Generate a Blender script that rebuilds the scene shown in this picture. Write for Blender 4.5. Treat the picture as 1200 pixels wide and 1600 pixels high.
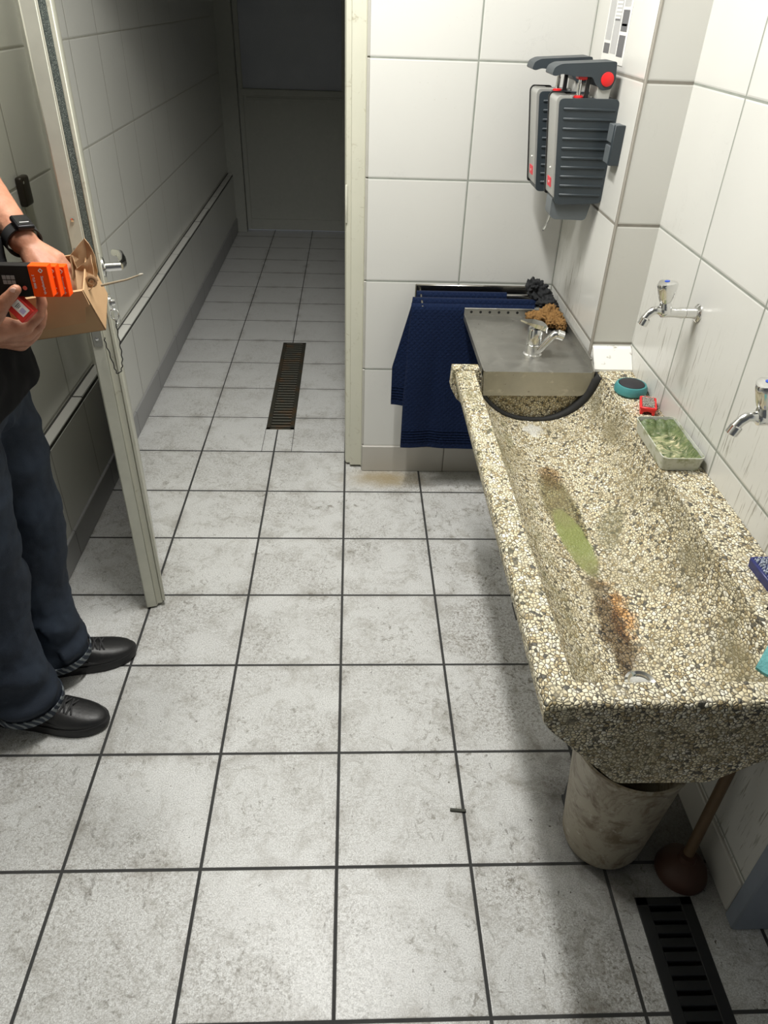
import bpy, bmesh, math, random
from mathutils import Vector, Matrix, Quaternion, noise
from math import sin, cos, pi, sqrt, radians
random.seed(7)
S = bpy.context.scene
for o in list(bpy.data.objects): bpy.data.objects.remove(o)

# ------------------------------------------------------------------ camera
CAM = Vector((0.0275, -0.5657, 1.5862))
PITCH, YAW, ROLL, FPX = -0.617392, -0.0550998, 0.0380278, 1138.93
def rot3():
    cp, sp, cy, sy, cr, sr = cos(PITCH), sin(PITCH), cos(YAW), sin(YAW), cos(ROLL), sin(ROLL)
    R0 = Matrix(((1,0,0),(0,0,1),(0,1,0)))
    Rx = Matrix(((1,0,0),(0,cp,-sp),(0,sp,cp)))
    Rz = Matrix(((cy,-sy,0),(sy,cy,0),(0,0,1)))
    Rr = Matrix(((cr,-sr,0),(sr,cr,0),(0,0,1)))
    return Rz @ Rx @ R0 @ Rr
RM = rot3()
cd = bpy.data.cameras.new('camera'); cam = bpy.data.objects.new('camera', cd)
S.collection.objects.link(cam); S.camera = cam
cd.sensor_fit = 'VERTICAL'; cd.sensor_height = 24.0; cd.lens = FPX/1600*24.0; cd.clip_start = 0.02
MW = RM.copy(); MW.col[2] = -MW.col[2]
m4 = MW.to_4x4(); m4.translation = CAM; cam.matrix_world = m4
def at(x, y, ax, val):
    """point where the sight line through photo pixel (x, y) meets the plane axis=val"""
    d = RM @ Vector(((x-600)/FPX, -(y-800)/FPX, 1.0))
    return CAM + d*((val-CAM[ax])/d[ax])

# ------------------------------------------------------------------ world, lamp light, exposure
W = bpy.data.worlds.new('world'); S.world = W; W.use_nodes = True
W.node_tree.nodes['Background'].inputs[0].default_value = (0.9, 0.95, 1.0, 1)
W.node_tree.nodes['Background'].inputs[1].default_value = 0.09
S.view_settings.view_transform = 'Standard'; S.view_settings.look = 'None'
S.view_settings.exposure = 0.0; S.view_settings.gamma = 1.0; S.view_settings.use_curve_mapping = False
LAMP = Vector((-0.01, 1.03, 2.45)); LAMP_ROT = radians(-8.0)
LAMP_LEN, LAMP_W, LAMP_POWER = 0.80, 0.06, 38.0
FILL_LAMP = Vector((-0.60, 1.22, 2.49)); FILL_LAMP_POWER = 13.0  # added fill lamp, unseen, lifts the left wall behind the door
LAMP_COL = (1.0, 0.985, 0.94)
S.cycles.max_bounces = 6; S.cycles.diffuse_bounces = 4; S.cycles.caustics_reflective = False; S.cycles.caustics_refractive = False

# ------------------------------------------------------------------ node helpers
class NT:
    def __init__(s, name):
        s.m = bpy.data.materials.new(name); s.m.use_nodes = True
        s.t = s.m.node_tree; s.t.nodes.clear()
        s.out = s.t.nodes.new('ShaderNodeOutputMaterial'); s.b = s.t.nodes.new('ShaderNodeBsdfPrincipled')
        s.t.links.new(s.b.outputs[0], s.out.inputs[0])
        s._p = None
    def n(s, typ, **k):
        x = s.t.nodes.new(typ)
        for a, v in k.items(): setattr(x, a, v)
        return x
    def set(s, sock, v):
        if hasattr(v, 'links'): s.t.links.new(v, sock)
        else:
            if isinstance(v, (tuple, list)) and len(v) == 3 and sock.type == 'RGBA': v = (*v, 1)
            sock.default_value = v
    def pos(s):
        if s._p is None: s._p = s.n('ShaderNodeTexCoord').outputs['Object']
        return s._p
    def xyz(s):
        x = s.n('ShaderNodeSeparateXYZ'); s.set(x.inputs[0], s.pos()); return x.outputs
    def ma(s, op, a, b=None, c=None):
        x = s.n('ShaderNodeMath', operation=op)
        s.set(x.inputs[0], a)
        if b is not None: s.set(x.inputs[1], b)
        if c is not None: s.set(x.inputs[2], c)
        return x.outputs[0]
    def mr(s, v, a, b, c=0.0, d=1.0, smooth=False):
        x = s.n('ShaderNodeMapRange'); x.interpolation_type = 'SMOOTHSTEP' if smooth else 'LINEAR'
        for i, q in enumerate((v, a, b, c, d)): s.set(x.inputs[i], q)
        return x.outputs[0]
    def mix(s, f, a, b, mode='MIX'):
        x = s.n('ShaderNodeMix', data_type='RGBA', blend_type=mode)
        s.set(x.inputs[0], f); s.set(x.inputs[6], a); s.set(x.inputs[7], b)
        return x.outputs[2]
    def vscale(s, v, sc):
        x = s.n('ShaderNodeMapping'); s.set(x.inputs[0], v); x.inputs['Scale'].default_value = sc
        return x.outputs[0]
    def noise(s, scale, detail=3.0, rough=0.55, vec=None, dist=0.0):
        x = s.n('ShaderNodeTexNoise'); s.set(x.inputs['Vector'], vec if vec is not None else s.pos())
        x.inputs['Scale'].default_value = scale; x.inputs['Detail'].default_value = detail
        x.inputs['Roughness'].default_value = rough; x.inputs['Distortion'].default_value = dist
        return x.outputs['Fac']
    def bump(s, h, strength=0.3, dist=0.002):
        x = s.n('ShaderNodeBump'); x.inputs['Strength'].default_value = strength
        x.inputs['Distance'].default_value = dist; s.set(x.inputs['Height'], h)
        s.t.links.new(x.outputs[0], s.b.inputs['Normal'])
    def done(s, col, rough=0.5, metal=0.0, spec=0.5, **k):
        s.set(s.b.inputs['Base Color'], col); s.set(s.b.inputs['Roughness'], rough)
        s.set(s.b.inputs['Metallic'], metal); s.set(s.b.inputs['Specular IOR Level'], spec)
        for a, v in k.items(): s.set(s.b.inputs[a.replace('_', ' ')], v)
        return s.m

def plain(name, col, rough=0.5, metal=0.0, spec=0.5, var=0.08, scale=40.0, bumpv=0.0, bscale=200.0, **k):
    t = NT(name)
    f = t.noise(scale)
    c = t.mix(f, tuple(x*(1-var) for x in col), tuple(min(1, x*(1+var)) for x in col))
    if bumpv: t.bump(t.noise(bscale), bumpv, 0.001)
    return t.done(c, rough, metal, spec, **k)

def grid_dist(t, u, u0, p):
    """distance in metres from coordinate u to the nearest joint of a grid of pitch p starting at u0"""
    fr = t.ma('FRACT', t.ma('DIVIDE', t.ma('SUBTRACT', u, u0), p))
    return t.ma('MULTIPLY', t.ma('SUBTRACT', 0.5, t.ma('ABSOLUTE', t.ma('SUBTRACT', fr, 0.5))), p)

def wall_tile(name, ua, u0, pu, z0, pz, col=(0.62, 0.618, 0.59), grout=(0.32, 0.34, 0.30), gw=0.005, streaks=0.0, rough=0.22, ymin=None):
    t = NT(name); p = t.xyz(); u = p[ua]; z = p[2]
    du = grid_dist(t, u, u0, pu); dz = grid_dist(t, z, z0, pz)
    d = t.ma('MINIMUM', du, dz)
    tile = t.mr(d, gw*0.5-0.0006, gw*0.5+0.0008, smooth=True)
    vein = t.noise(9.0, 6.0, 0.62, dist=1.6)
    vm = t.mr(t.ma('ABSOLUTE', t.ma('SUBTRACT', vein, 0.5)), 0.0, 0.014, 1.0, 0.0, smooth=True)
    vm = t.ma('MULTIPLY', vm, t.mr(t.noise(5.0, 2.0), 0.56, 0.72, 0.0, 0.28))
    c = t.mix(t.noise(3.0, 4.0), col, tuple(x*0.965 for x in col))
    c = t.mix(vm, c, tuple(x*0.66 for x in col))
    sp = t.mr(t.noise(170.0, 2.0), 0.71, 0.75, 0.0, 0.35)
    c = t.mix(t.ma('MULTIPLY', sp, t.mr(t.noise(4.0), 0.5, 0.6)), c, (0.32, 0.29, 0.22))
    if streaks:
        sc = (170, 170, 11)
        st = t.mr(t.noise(1.0, 3.0, 0.6, vec=t.vscale(t.pos(), sc)), 0.585, 0.66, 0.0, streaks)
        st = t.ma('MULTIPLY', st, t.mr(z, 1.06, 0.80, 0.0, 1.0, smooth=True))
        st = t.ma('MULTIPLY', st, t.mr(t.noise(7.0, 2.0), 0.34, 0.52))
        if ymin: st = t.ma('MULTIPLY', st, t.mr(p[1], ymin, ymin+0.12))
        c = t.mix(st, c, (0.15, 0.145, 0.085) if ymin else (0.17, 0.15, 0.11))
    g = t.mix(t.noise(30.0), grout, tuple(x*0.6 for x in grout))
    c = t.mix(tile, g, c)
    t.bump(t.mr(d, gw*0.3, gw*0.5+0.004, smooth=True), 0.5, 0.0016)
    return t.done(c, t.mr(tile, 0, 1, 0.8, rough))

# ------------------------------------------------------------------ mesh helpers
COL = S.collection
class MB:
    def __init__(s): s.bm = bmesh.new()
    def _tag(s, before): return [v for v in s.bm.verts if v.index == -1]
    def box(s, lo, hi, bev=0.0, seg=2, M=None):
        lo = Vector(lo); hi = Vector(hi)
        r = bmesh.ops.create_cube(s.bm, size=1.0); vs = r['verts']
        c = (lo+hi)/2; d = hi-lo
        for v in vs: v.co = Vector((v.co.x*d.x, v.co.y*d.y, v.co.z*d.z)) + c
        if bev > 0:
            es = list({e for v in vs for e in v.link_edges})
            rb = bmesh.ops.bevel(s.bm, geom=es, offset=bev, segments=seg, profile=0.5, affect='EDGES', clamp_overlap=True)
            vs = list({v for f in rb['faces'] for v in f.verts} | {v for v in vs if v.is_valid})
        if M is not None:
            for v in vs: v.co = M @ v.co
        return vs
    def obox(s, c, ax, half, bev=0.0, seg=2):
        a, b, n = [Vector(q).normalized() for q in ax]
        M = Matrix((a, b, n)).transposed().to_4x4(); M.translation = Vector(c)
        return s.box([-h for h in half], half, bev, seg, M)
    def ring(s, c, u, v, ru, rv, n, ph=0.0, pw=1.0):
        out = []
        for i in range(n):
            a = 2*pi*i/n+ph; ca, sa = cos(a), sin(a)
            if pw != 1.0:
                ca = math.copysign(abs(ca)**pw, ca); sa = math.copysign(abs(sa)**pw, sa)
            out.append(s.bm.verts.new(Vector(c)+u*(ru*ca)+v*(rv*sa)))
        return out
    def bridge(s, a, b):
        n = len(a)
        for i in range(n):
            try: s.bm.faces.new((a[i], a[(i+1)%n], b[(i+1)%n], b[i]))
            except ValueError: pass
    def cap(s, r, flip=False):
        try: s.bm.faces.new(list(reversed(r)) if flip else r)
        except ValueError: pass
    def tube(s, pts, rad, n=10, caps=True, flat=1.0, up=None):
        pts = [Vector(p) for p in pts]
        if not hasattr(rad, '__len__'): rad = [rad]*len(pts)
        prev = None; rs = []
        for i, p in enumerate(pts):
            d = (pts[min(i+1, len(pts)-1)]-pts[max(i-1, 0)])
            d = d.normalized() if d.length > 1e-9 else Vector((0,0,1))
            if prev is None:
                u = Vector(up) if up is not None else (Vector((0,0,1)) if abs(d.z) < 0.9 else Vector((1,0,0)))
                u = (u-d*u.dot(d)).normalized()
            else:
                u = (prev-d*prev.dot(d)).normalized()
            prev = u; v = d.cross(u)
            rs.append(s.ring(p, u, v, rad[i]*flat, rad[i], n))
        for a, b in zip(rs, rs[1:]): s.bridge(a, b)
        if caps: s.cap(rs[0], True); s.cap(rs[-1])
        return rs
    def lathe(s, prof, c=(0,0,0), axis=(0,0,1), n=32, closed=False, sq=1.0):
        """prof: list of (radius, height) along axis"""
        ax = Vector(axis).normalized()
        u = Vector((1,0,0)) if abs(ax.x) < 0.9 else Vector((0,1,0))
        u = (u-ax*u.dot(ax)).normalized(); v = ax.cross(u); c = Vector(c)
        rs = [s.ring(c+ax*h, u, v, max(r, 1e-5), max(r, 1e-5)*sq, n) for r, h in prof]
        for a, b in zip(rs, rs[1:]): s.bridge(a, b)
        if closed: s.bridge(rs[-1], rs[0])
        else: s.cap(rs[0], True); s.cap(rs[-1])
    def prism(s, poly, axis, a, b):
        """polygon (list of 2D) extruded along axis index between a and b; 2D coords fill the other two axes in order"""
        def P(q, t):
            l = list(q); l.insert(axis, t); return s.bm.verts.new(l)
        r0 = [P(q, a) for q in poly]; r1 = [P(q, b) for q in poly]
        s.bridge(r0, r1); s.cap(r0, True); s.cap(r1)
        return r0+r1
    def loft(s, rings, caps=True):
        rs = [[s.bm.verts.new(p) for p in r] for r in rings]
        for a, b in zip(rs, rs[1:]): s.bridge(a, b)
        if caps: s.cap(rs[0], True); s.cap(rs[-1])
    def grid(s, fn, nu, nv):
        g = [[s.bm.verts.new(fn(i/(nu-1), j/(nv-1))) for j in range(nv)] for i in range(nu)]
        for i in range(nu-1):
            for j in range(nv-1): s.bm.faces.new((g[i][j], g[i+1][j], g[i+1][j+1], g[i][j+1]))
        return g
    def ball(s, c, r, sub=2, sc=(1,1,1), M=None):
        v = bmesh.ops.create_icosphere(s.bm, subdivisions=sub, radius=1.0)['verts']
        for q in v:
            q.co = Vector((q.co.x*r*sc[0], q.co.y*r*sc[1], q.co.z*r*sc[2]))
            if M is not None: q.co = M @ q.co
            q.co += Vector(c)
    def build(s, name, mat, parent=None, smooth=True, loc=None, angle=40):
        bmesh.ops.remove_doubles(s.bm, verts=s.bm.verts, dist=1e-6)
        bmesh.ops.recalc_face_normals(s.bm, faces=s.bm.faces)
        me = bpy.data.meshes.new(name); 
        if loc is not None:
            for v in s.bm.verts: v.co -= Vector(loc)
        s.bm.to_mesh(me); s.bm.free()
        me.materials.append(mat)
        if smooth:
            me.polygons.foreach_set('use_smooth', [True]*len(me.polygons))
            try: me.set_sharp_from_angle(angle=radians(angle))
            except Exception: pass
        o = bpy.data.objects.new(name, me); COL.objects.link(o)
        if loc is not None: o.location = loc
        if parent is not None:
            o.parent = parent
            top = parent
            off = Vector(top.location)
            if top.parent is not None: off = off + Vector(top.parent.location)
            if loc is None: o.location = -off
            else: o.location = Vector(loc)-off
        return o
def tag(o, label, cat, group=None):
    o['label'] = label; o['category'] = cat
    if group: o['group'] = group
    return o
def thing(name, loc, label, cat, group=None):
    o = bpy.data.objects.new(name, None); COL.objects.link(o); o.location = loc; o.empty_display_size = 0.05
    return tag(o, label, cat, group)
def struct(o, label=None):
    o['kind'] = 'structure'
    if label: o['label'] = label
    return o
def copy_tree(o, delta, par=None):
    c = o.copy(); COL.objects.link(c)
    if par is not None: c.parent = par
    else: c.location = Vector(o.location)+Vector(delta)
    for ch in list(o.children): copy_tree(ch, delta, c)
    return c
def remesh(mb, voxel, smooth_it=6, fn=None):
    """fuse the overlapping closed shapes in mb into one continuous surface; returns a new MB"""
    me = bpy.data.meshes.new('tmp'); bmesh.ops.recalc_face_normals(mb.bm, faces=mb.bm.faces)
    mb.bm.to_mesh(me); mb.bm.free()
    o = bpy.data.objects.new('tmp', me); COL.objects.link(o)
    m = o.modifiers.new('r', 'REMESH'); m.mode = 'VOXEL'; m.voxel_size = voxel
    if smooth_it:
        q = o.modifiers.new('s', 'SMOOTH'); q.factor = 0.5; q.iterations = smooth_it
    dg = bpy.context.evaluated_depsgraph_get(); dg.update()
    ev = o.evaluated_get(dg); m2 = bpy.data.meshes.new_from_object(ev)
    bpy.data.objects.remove(o)
    r = MB(); r.bm.from_mesh(m2); bpy.data.meshes.remove(m2); bpy.data.meshes.remove(me)
    if fn:
        r.bm.normal_update()
        new = [fn(v.co.copy(), v.normal.copy()) for v in r.bm.verts]
        for v, c in zip(r.bm.verts, new): v.co = c
    return r
def capsule(mb, p0, r0, p1, r1, sub=2, n=14):
    p0 = Vector(p0); p1 = Vector(p1)
    mb.ball(p0, r0, sub); mb.ball(p1, r1, sub)
    d = (p1-p0)
    if d.length > 1e-6: mb.tube([p0, p1], [r0, r1], n)
def chain(mb, pts, rs, sub=2, n=14):
    for i in range(len(pts)-1): capsule(mb, pts[i], rs[i], pts[i+1], rs[i+1], sub, n)
def text(body, size, c, right, up, mat, name, parent, depth=0.0003):
    cu = bpy.data.curves.new(name, 'FONT'); cu.body = body; cu.size = size; cu.extrude = depth
    cu.align_x = 'CENTER'; cu.align_y = 'CENTER'
    t = bpy.data.objects.new('t', cu); COL.objects.link(t)
    dg = bpy.context.evaluated_depsgraph_get(); dg.update()
    me = bpy.data.meshes.new_from_object(t.evaluated_get(dg)); bpy.data.objects.remove(t); bpy.data.curves.remove(cu)
    r = Vector(right).normalized(); u = Vector(up).normalized(); nn = r.cross(u)
    M = Matrix((r, u, nn)).transposed().to_4x4(); M.translation = Vector(c)
    b = MB(); b.bm.from_mesh(me); bpy.data.meshes.remove(me)
    for v in b.bm.verts: v.co = M @ v.co
    return b.build(name, mat, parent, smooth=False)

# ------------------------------------------------------------------ shared materials
M_chrome = plain('chrome', (0.78, 0.78, 0.77), 0.13, 1.0, var=0.05, scale=60)
M_steel = plain('brushed_steel', (0.50, 0.49, 0.46), 0.36, 1.0, var=0.16, scale=25, bumpv=0.06, bscale=120)
M_black = plain('black_plastic', (0.012, 0.012, 0.013), 0.4)
M_rubber = plain('black_rubber', (0.012, 0.012, 0.012), 0.75)
M_anthr = plain('anthracite_plastic', (0.034, 0.044, 0.052), 0.42)
M_red = plain('red_plastic', (0.72, 0.018, 0.02), 0.38)
M_white = plain('white_plastic', (0.82, 0.81, 0.77), 0.4)

# ================================================================== SETTING
# ---- floor
XL_LOW, XL_UP, XR, YB, YEND, ZC = -0.895, -0.935, 0.845, 1.96, 5.55, 2.60
def mat_floor():
    t = NT('floor_tiles'); p = t.xyz(); x, y = p[0], p[1]
    d = t.ma('MINIMUM', grid_dist(t, x, 0.0, 0.30), grid_dist(t, y, 0.0, 0.30))
    gx = t.mr(y, 2.1, 2.4, 0.0037, 0.0023)
    tile = t.mr(t.ma('SUBTRACT', d, gx), -0.0006, 0.0008, smooth=True)
    # narrow cut pieces in front of the corridor drain
    cut = t.ma('MINIMUM', t.ma('ABSOLUTE', t.ma('SUBTRACT', x, -0.352)), t.ma('ABSOLUTE', t.ma('SUBTRACT', x, -0.227)))
    inc = t.ma('MULTIPLY', t.ma('GREATER_THAN', y, 2.1), t.ma('LESS_THAN', y, 2.3))
    cutm = t.ma('MULTIPLY', inc, t.mr(cut, 0.0008, 0.0016, 1.0, 0.0))
    tile = t.ma('MULTIPLY', tile, t.ma('SUBTRACT', 1.0, cutm))
    base = (0.76, 0.765, 0.755)
    gr = t.noise(330.0, 3.0, 0.7)
    c = t.mix(t.mr(gr, 0.38, 0.60), (0.47, 0.472, 0.465), base)
    spk = t.mr(t.noise(480.0, 2.0), 0.60, 0.70, 0.0, 0.6)
    c = t.mix(spk, c, (0.22, 0.21, 0.20))
    # worn, trodden dirt with a shape of its own
    big = t.mr(t.noise(3.1, 4.0, 0.62, dist=0.6), 0.40, 0.62, 0.0, 1.0, smooth=True)
    fine = t.mr(t.noise(130.0, 6.0, 0.8, dist=0.5), 0.47, 0.62, 0.0, 1.0)
    near = t.ma('MULTIPLY', t.mr(y, 3.4, 1.8, 0.25, 1.0), t.mr(x, 0.1, 0.42, 0.85, 1.25))
    dm = t.ma('MULTIPLY', t.ma('MULTIPLY', big, fine), near)
    c = t.mix(t.ma('MULTIPLY', dm, 0.78), c, (0.20, 0.18, 0.15))
    sm = t.mr(t.noise(11.0, 8.0, 0.78, dist=0.8), 0.50, 0.70, 0.0, 0.62)
    c = t.mix(t.ma('MULTIPLY', sm, near), c, (0.25, 0.23, 0.19))
    sct = t.mr(t.noise(1.0, 4.0, 0.65, vec=t.vscale(t.pos(), (30, 18, 1)), dist=1.2), 0.63, 0.70, 0.0, 0.55)
    c = t.mix(t.ma('MULTIPLY', sct, near), c, (0.12, 0.11, 0.09))
    patch = t.mr(t.noise(5.5, 3.0, 0.6), 0.43, 0.60)
    smu = t.mr(t.noise(46.0, 8.0, 0.74, dist=0.9), 0.53, 0.63, 0.0, 0.80)
    c = t.mix(t.ma('MULTIPLY', t.ma('MULTIPLY', smu, patch), near), c, (0.17, 0.155, 0.125))
    dots = t.mr(t.noise(75.0, 2.0), 0.70, 0.74, 0.0, 0.75)
    c = t.mix(t.ma('MULTIPLY', dots, near), c, (0.09, 0.08, 0.065))
    # dirt collecting beside the joints
    ed = t.ma('MULTIPLY', t.mr(d, 0.003, 0.03, 0.5, 0.0), t.mr(t.noise(11.0, 3.0), 0.42, 0.7))
    c = t.mix(ed, c, (0.22, 0.20, 0.17))
    # rust-coloured stain at the foot of the door frame
    rx = t.ma('SUBTRACT', x, 0.16); ry = t.ma('MULTIPLY', t.ma('SUBTRACT', y, 1.90), 2.2)
    rd = t.ma('ADD', t.ma('SQRT', t.ma('ADD', t.ma('MULTIPLY', rx, rx), t.ma('MULTIPLY', ry, ry))), t.ma('MULTIPLY', t.noise(18.0, 4.0), 0.14))
    c = t.mix(t.mr(rd, 0.08, 0.29, 0.8, 0.0, smooth=True), c, (0.33, 0.25, 0.12))
    # near-black patch with an uneven edge under the trough by the drain
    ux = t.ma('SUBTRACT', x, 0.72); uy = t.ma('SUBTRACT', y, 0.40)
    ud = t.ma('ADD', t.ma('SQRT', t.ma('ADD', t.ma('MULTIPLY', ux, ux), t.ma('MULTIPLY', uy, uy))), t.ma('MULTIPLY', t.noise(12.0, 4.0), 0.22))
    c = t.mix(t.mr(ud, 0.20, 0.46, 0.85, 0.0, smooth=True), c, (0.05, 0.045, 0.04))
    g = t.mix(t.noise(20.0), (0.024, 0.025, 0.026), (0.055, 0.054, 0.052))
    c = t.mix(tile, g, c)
    h = t.ma('ADD', t.mr(d, 0.002, 0.006, smooth=True), t.ma('MULTIPLY', gr, 0.25))
    t.bump(h, 0.35, 0.0015)
    return t.done(c, t.mr(tile, 0, 1, 0.85, t.mr(fine, 0, 1, 0.36, 0.50)), spec=0.5)
GR = [(-0.352, 2.29, -0.227, 3.275), (0.648, -0.62, 0.772, 0.222)]     # openings for the two drains
b = MB()
xs = sorted({-0.95, 2.0} | {g[0] for g in GR} | {g[2] for g in GR}); ys = sorted({-2.5, 5.6} | {g[1] for g in GR} | {g[3] for g in GR})
for i in range(len(xs)-1):
    for j in range(len(ys)-1):
        cx, cy = (xs[i]+xs[i+1])/2, (ys[j]+ys[j+1])/2
        if any(g[0] < cx < g[2] and g[1] < cy < g[3] for g in GR): continue
        b.bm.faces.new([b.bm.verts.new(q) for q in ((xs[i], ys[j], 0), (xs[i+1], ys[j], 0), (xs[i+1], ys[j+1], 0), (xs[i], ys[j+1], 0))])
struct(b.build('floor', mat_floor(), smooth=False))
M_chan = plain('drain_channel', (0.03, 0.028, 0.025), 0.7)
for g in GR:
    b = MB(); x0, y0, x1, y1 = g
    V = [b.bm.verts.new(q) for q in ((x0,y0,0),(x1,y0,0),(x1,y1,0),(x0,y1,0),(x0,y0,-.09),(x1,y0,-.09),(x1,y1,-.09),(x0,y1,-.09))]
    for f in ((0,1,5,4),(1,2,6,5),(2,3,7,6),(3,0,4,7),(4,5,6,7)): b.bm.faces.new([V[k] for k in f])
    struct(b.build('floor_channel', M_chan, smooth=False))

# ---- walls
M_wb = wall_tile('wall_tile_back', 0, 0.397, 0.33, 0.444, 0.33)
M_wr = wall_tile('wall_tile_side', 1, 1.15, 0.33, 0.444, 0.33, streaks=0.65)
M_wp = wall_tile('wall_tile_column', 1, 1.447, 0.66, 0.444, 0.33, col=(0.64, 0.635, 0.60), grout=(0.30, 0.28, 0.24), gw=0.007, streaks=0.9, ymin=1.58)
M_wl = wall_tile('wall_tile_left', 1, 2.40, 0.335, 0.44, 0.33, col=(0.78, 0.78, 0.725), grout=(0.50, 0.49, 0.42), gw=0.005)
M_wl2 = wall_tile('wall_tile_left_low', 1, 2.40, 0.335, 0.0, 5.0, col=(0.66, 0.66, 0.62), grout=(0.34, 0.33, 0.29), gw=0.004)
M_sk = wall_tile('skirting_tile', 1, 2.24, 0.42, -1.0, 5.0, col=(0.33, 0.33, 0.33), grout=(0.16, 0.16, 0.15), gw=0.003, rough=0.4)
M_skb = wall_tile('skirting_tile_back', 0, 0.397, 0.33, -1.0, 5.0, col=(0.46, 0.44, 0.40), grout=(0.20, 0.18, 0.15), gw=0.004, rough=0.35)
M_skr = wall_tile('skirting_tile_side', 1, 1.15, 0.33, -1.0, 5.0, col=(0.50, 0.49, 0.46), grout=(0.16, 0.15, 0.13), gw=0.004, rough=0.4)
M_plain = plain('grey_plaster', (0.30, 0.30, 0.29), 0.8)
M_ledge = wall_tile('ledge_tile', 1, 2.40, 0.335, -1.0, 5.0, col=(0.76, 0.755, 0.71), grout=(0.10, 0.10, 0.085), gw=0.004)
M_grd = plain('dark_joint', (0.07, 0.068, 0.06), 0.9)

b = MB(); b.box((XL_UP-0.10, -2.5, 0.423), (XL_UP, 5.6, ZC)); struct(b.build('wall_left', M_wl, smooth=False))
b = MB(); b.box((XL_UP-0.10, -2.5, 0.0), (XL_LOW, 5.6, 0.412)); struct(b.build('wall_left_low', M_wl2, smooth=False))
b = MB(); b.box((XL_UP-0.01, -2.5, 0.412), (XL_LOW-0.0022, 5.6, 0.4303)); b.box((XL_UP-0.01, -2.5, 0.424), (XL_UP+0.006, 5.6, 0.433)); struct(b.build('trim_1', M_grd, smooth=False))
b = MB()                                                       # ledge tiles, edges chipped a little
k = -2.5+0.065
yy = 2.40-0.335*14
rng = random.Random(3)
while yy < 5.5:
    b.box((XL_UP+0.003, yy+0.0038, 0.4245), (XL_LOW+rng.uniform(-0.0025, 0.0005), yy+0.335-0.0038, 0.4305+rng.uniform(0, .0012)), 0.0015, 1)
    yy += 0.335
struct(b.build('trim_2', M_ledge, smooth=False))
b = MB(); b.box((XL_LOW-0.005, -2.5, 0.0), (XL_LOW+0.008, 5.55, 0.105), 0.003, 1); struct(b.build('baseboard_left', M_sk, smooth=False))

b = MB(); b.box((0.075, YB, 0.0), (1.0, YB+0.14, ZC)); b.box((XL_UP-0.1, YB+0.02, 2.10), (0.075, YB+0.14, ZC)); struct(b.build('wall_back', M_wb, smooth=False))
b = MB()
for z0, z1 in ((0.0, 0.117), (0.120, 0.442), (0.446, 0.772), (0.776, 1.102), (1.106, 1.432), (1.436, 1.762), (1.766, 2.092)):
    b.box((0.066, YB+0.001, z0), (0.0755, YB+0.06, z1), 0.0015, 1)       # tile return towards the door frame
struct(b.build('trim_3', plain('tile_edge', (0.42, 0.41, 0.37), 0.35), smooth=False))
b = MB(); b.box((0.068, YB-0.008, 0.0), (0.73, YB+0.01, 0.117), 0.003, 1); struct(b.build('baseboard_back', M_skb, smooth=False))
b = MB(); b.box((XR, 0.185, 0.0), (XR+0.12, YB+0.14, ZC)); struct(b.build('wall_right', M_wr, smooth=False))
b = MB(); b.box((XR-0.008, 0.19, 0.0), (XR+0.01, 1.44, 0.105), 0.003, 1); struct(b.build('baseboard_right', M_skr, smooth=False))
YP, XP = 1.436, 0.727
b = MB(); b.box((XP, YP, 0.0), (XR+0.02, YB+0.02, ZC)); struct(b.build('wall_column', M_wp, smooth=False))
b = MB(); b.box((XP-0.0015, YP-0.0015, 0.70), (XP+0.004, YP+0.004, ZC), 0.001, 1); struct(b.build('trim_4', plain('joint_strip', (0.33, 0.31, 0.27), 0.7), smooth=False))
t_ = NT('stained_white_strip'); c_ = t_.mix(t_.mr(t_.noise(45.0, 4.0), 0.60, 0.70, 0.0, 0.8), (0.84, 0.83, 0.79), (0.20, 0.17, 0.12))
M_strip = t_.done(c_, 0.3)
b = MB(); b.prism([(YP, 0.766), (YP-0.012, 0.762), (YP-0.055, 0.716), (YP-0.055, 0.708), (YP, 0.708)], 0, XP+0.004, XR-0.001); struct(b.build('trim_5', M_strip, smooth=False))
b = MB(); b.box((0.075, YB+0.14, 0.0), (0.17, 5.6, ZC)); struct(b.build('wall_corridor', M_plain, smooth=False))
b = MB(); b.box((XL_UP-0.1, -2.5, ZC), (2.0, 5.7, ZC+0.1)); struct(b.build('ceiling', plain('ceiling_paint', (0.72, 0.72, 0.70), 0.8), smooth=False))
M_jamb = plain('grey_steel_frame', (0.22, 0.25, 0.30), 0.45)
b = MB(); b.box((XR-0.012, 0.150, 0.0), (XR+0.16, 0.186, 2.2), 0.004, 1); struct(b.build('trim_6', M_jamb))

# ---- cream paint of the door work
t_ = NT('worn_cream_paint')
c_ = t_.mix(t_.noise(6.0, 4.0), (0.52, 0.52, 0.43), (0.59, 0.58, 0.49))
wr = t_.mr(t_.noise(26.0, 5.0, 0.7, dist=1.0), 0.60, 0.70, 0.0, 0.75)
c_ = t_.mix(wr, c_, (0.36, 0.33, 0.24)); M_cream = t_.done(c_, 0.38)
M_paint = plain('grey_white_paint', (0.58, 0.58, 0.50), 0.45)
# right jamb of the corridor doorway: stepped steel profile
b = MB()
b.prism([(0.066, YB+0.012), (0.064, YB+0.02), (0.062, YB+0.022), (0.022, YB+0.022), (0.020, YB+0.026), (0.020, YB+0.038), (0.006, YB+0.040), (0.003, YB+0.045), (0.0, YB+0.06), (0.0, YB+0.15), (0.08, YB+0.15), (0.08, YB+0.012)], 2, 0.012, 2.1)
struct(b.build('trim_7', M_cream, smooth=False))
b = MB(); b.box((0.002, YB+0.033, 0.955), (0.008, YB+0.042, 1.075), 0.002, 1); struct(b.build('trim_8', M_paint))
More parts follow.
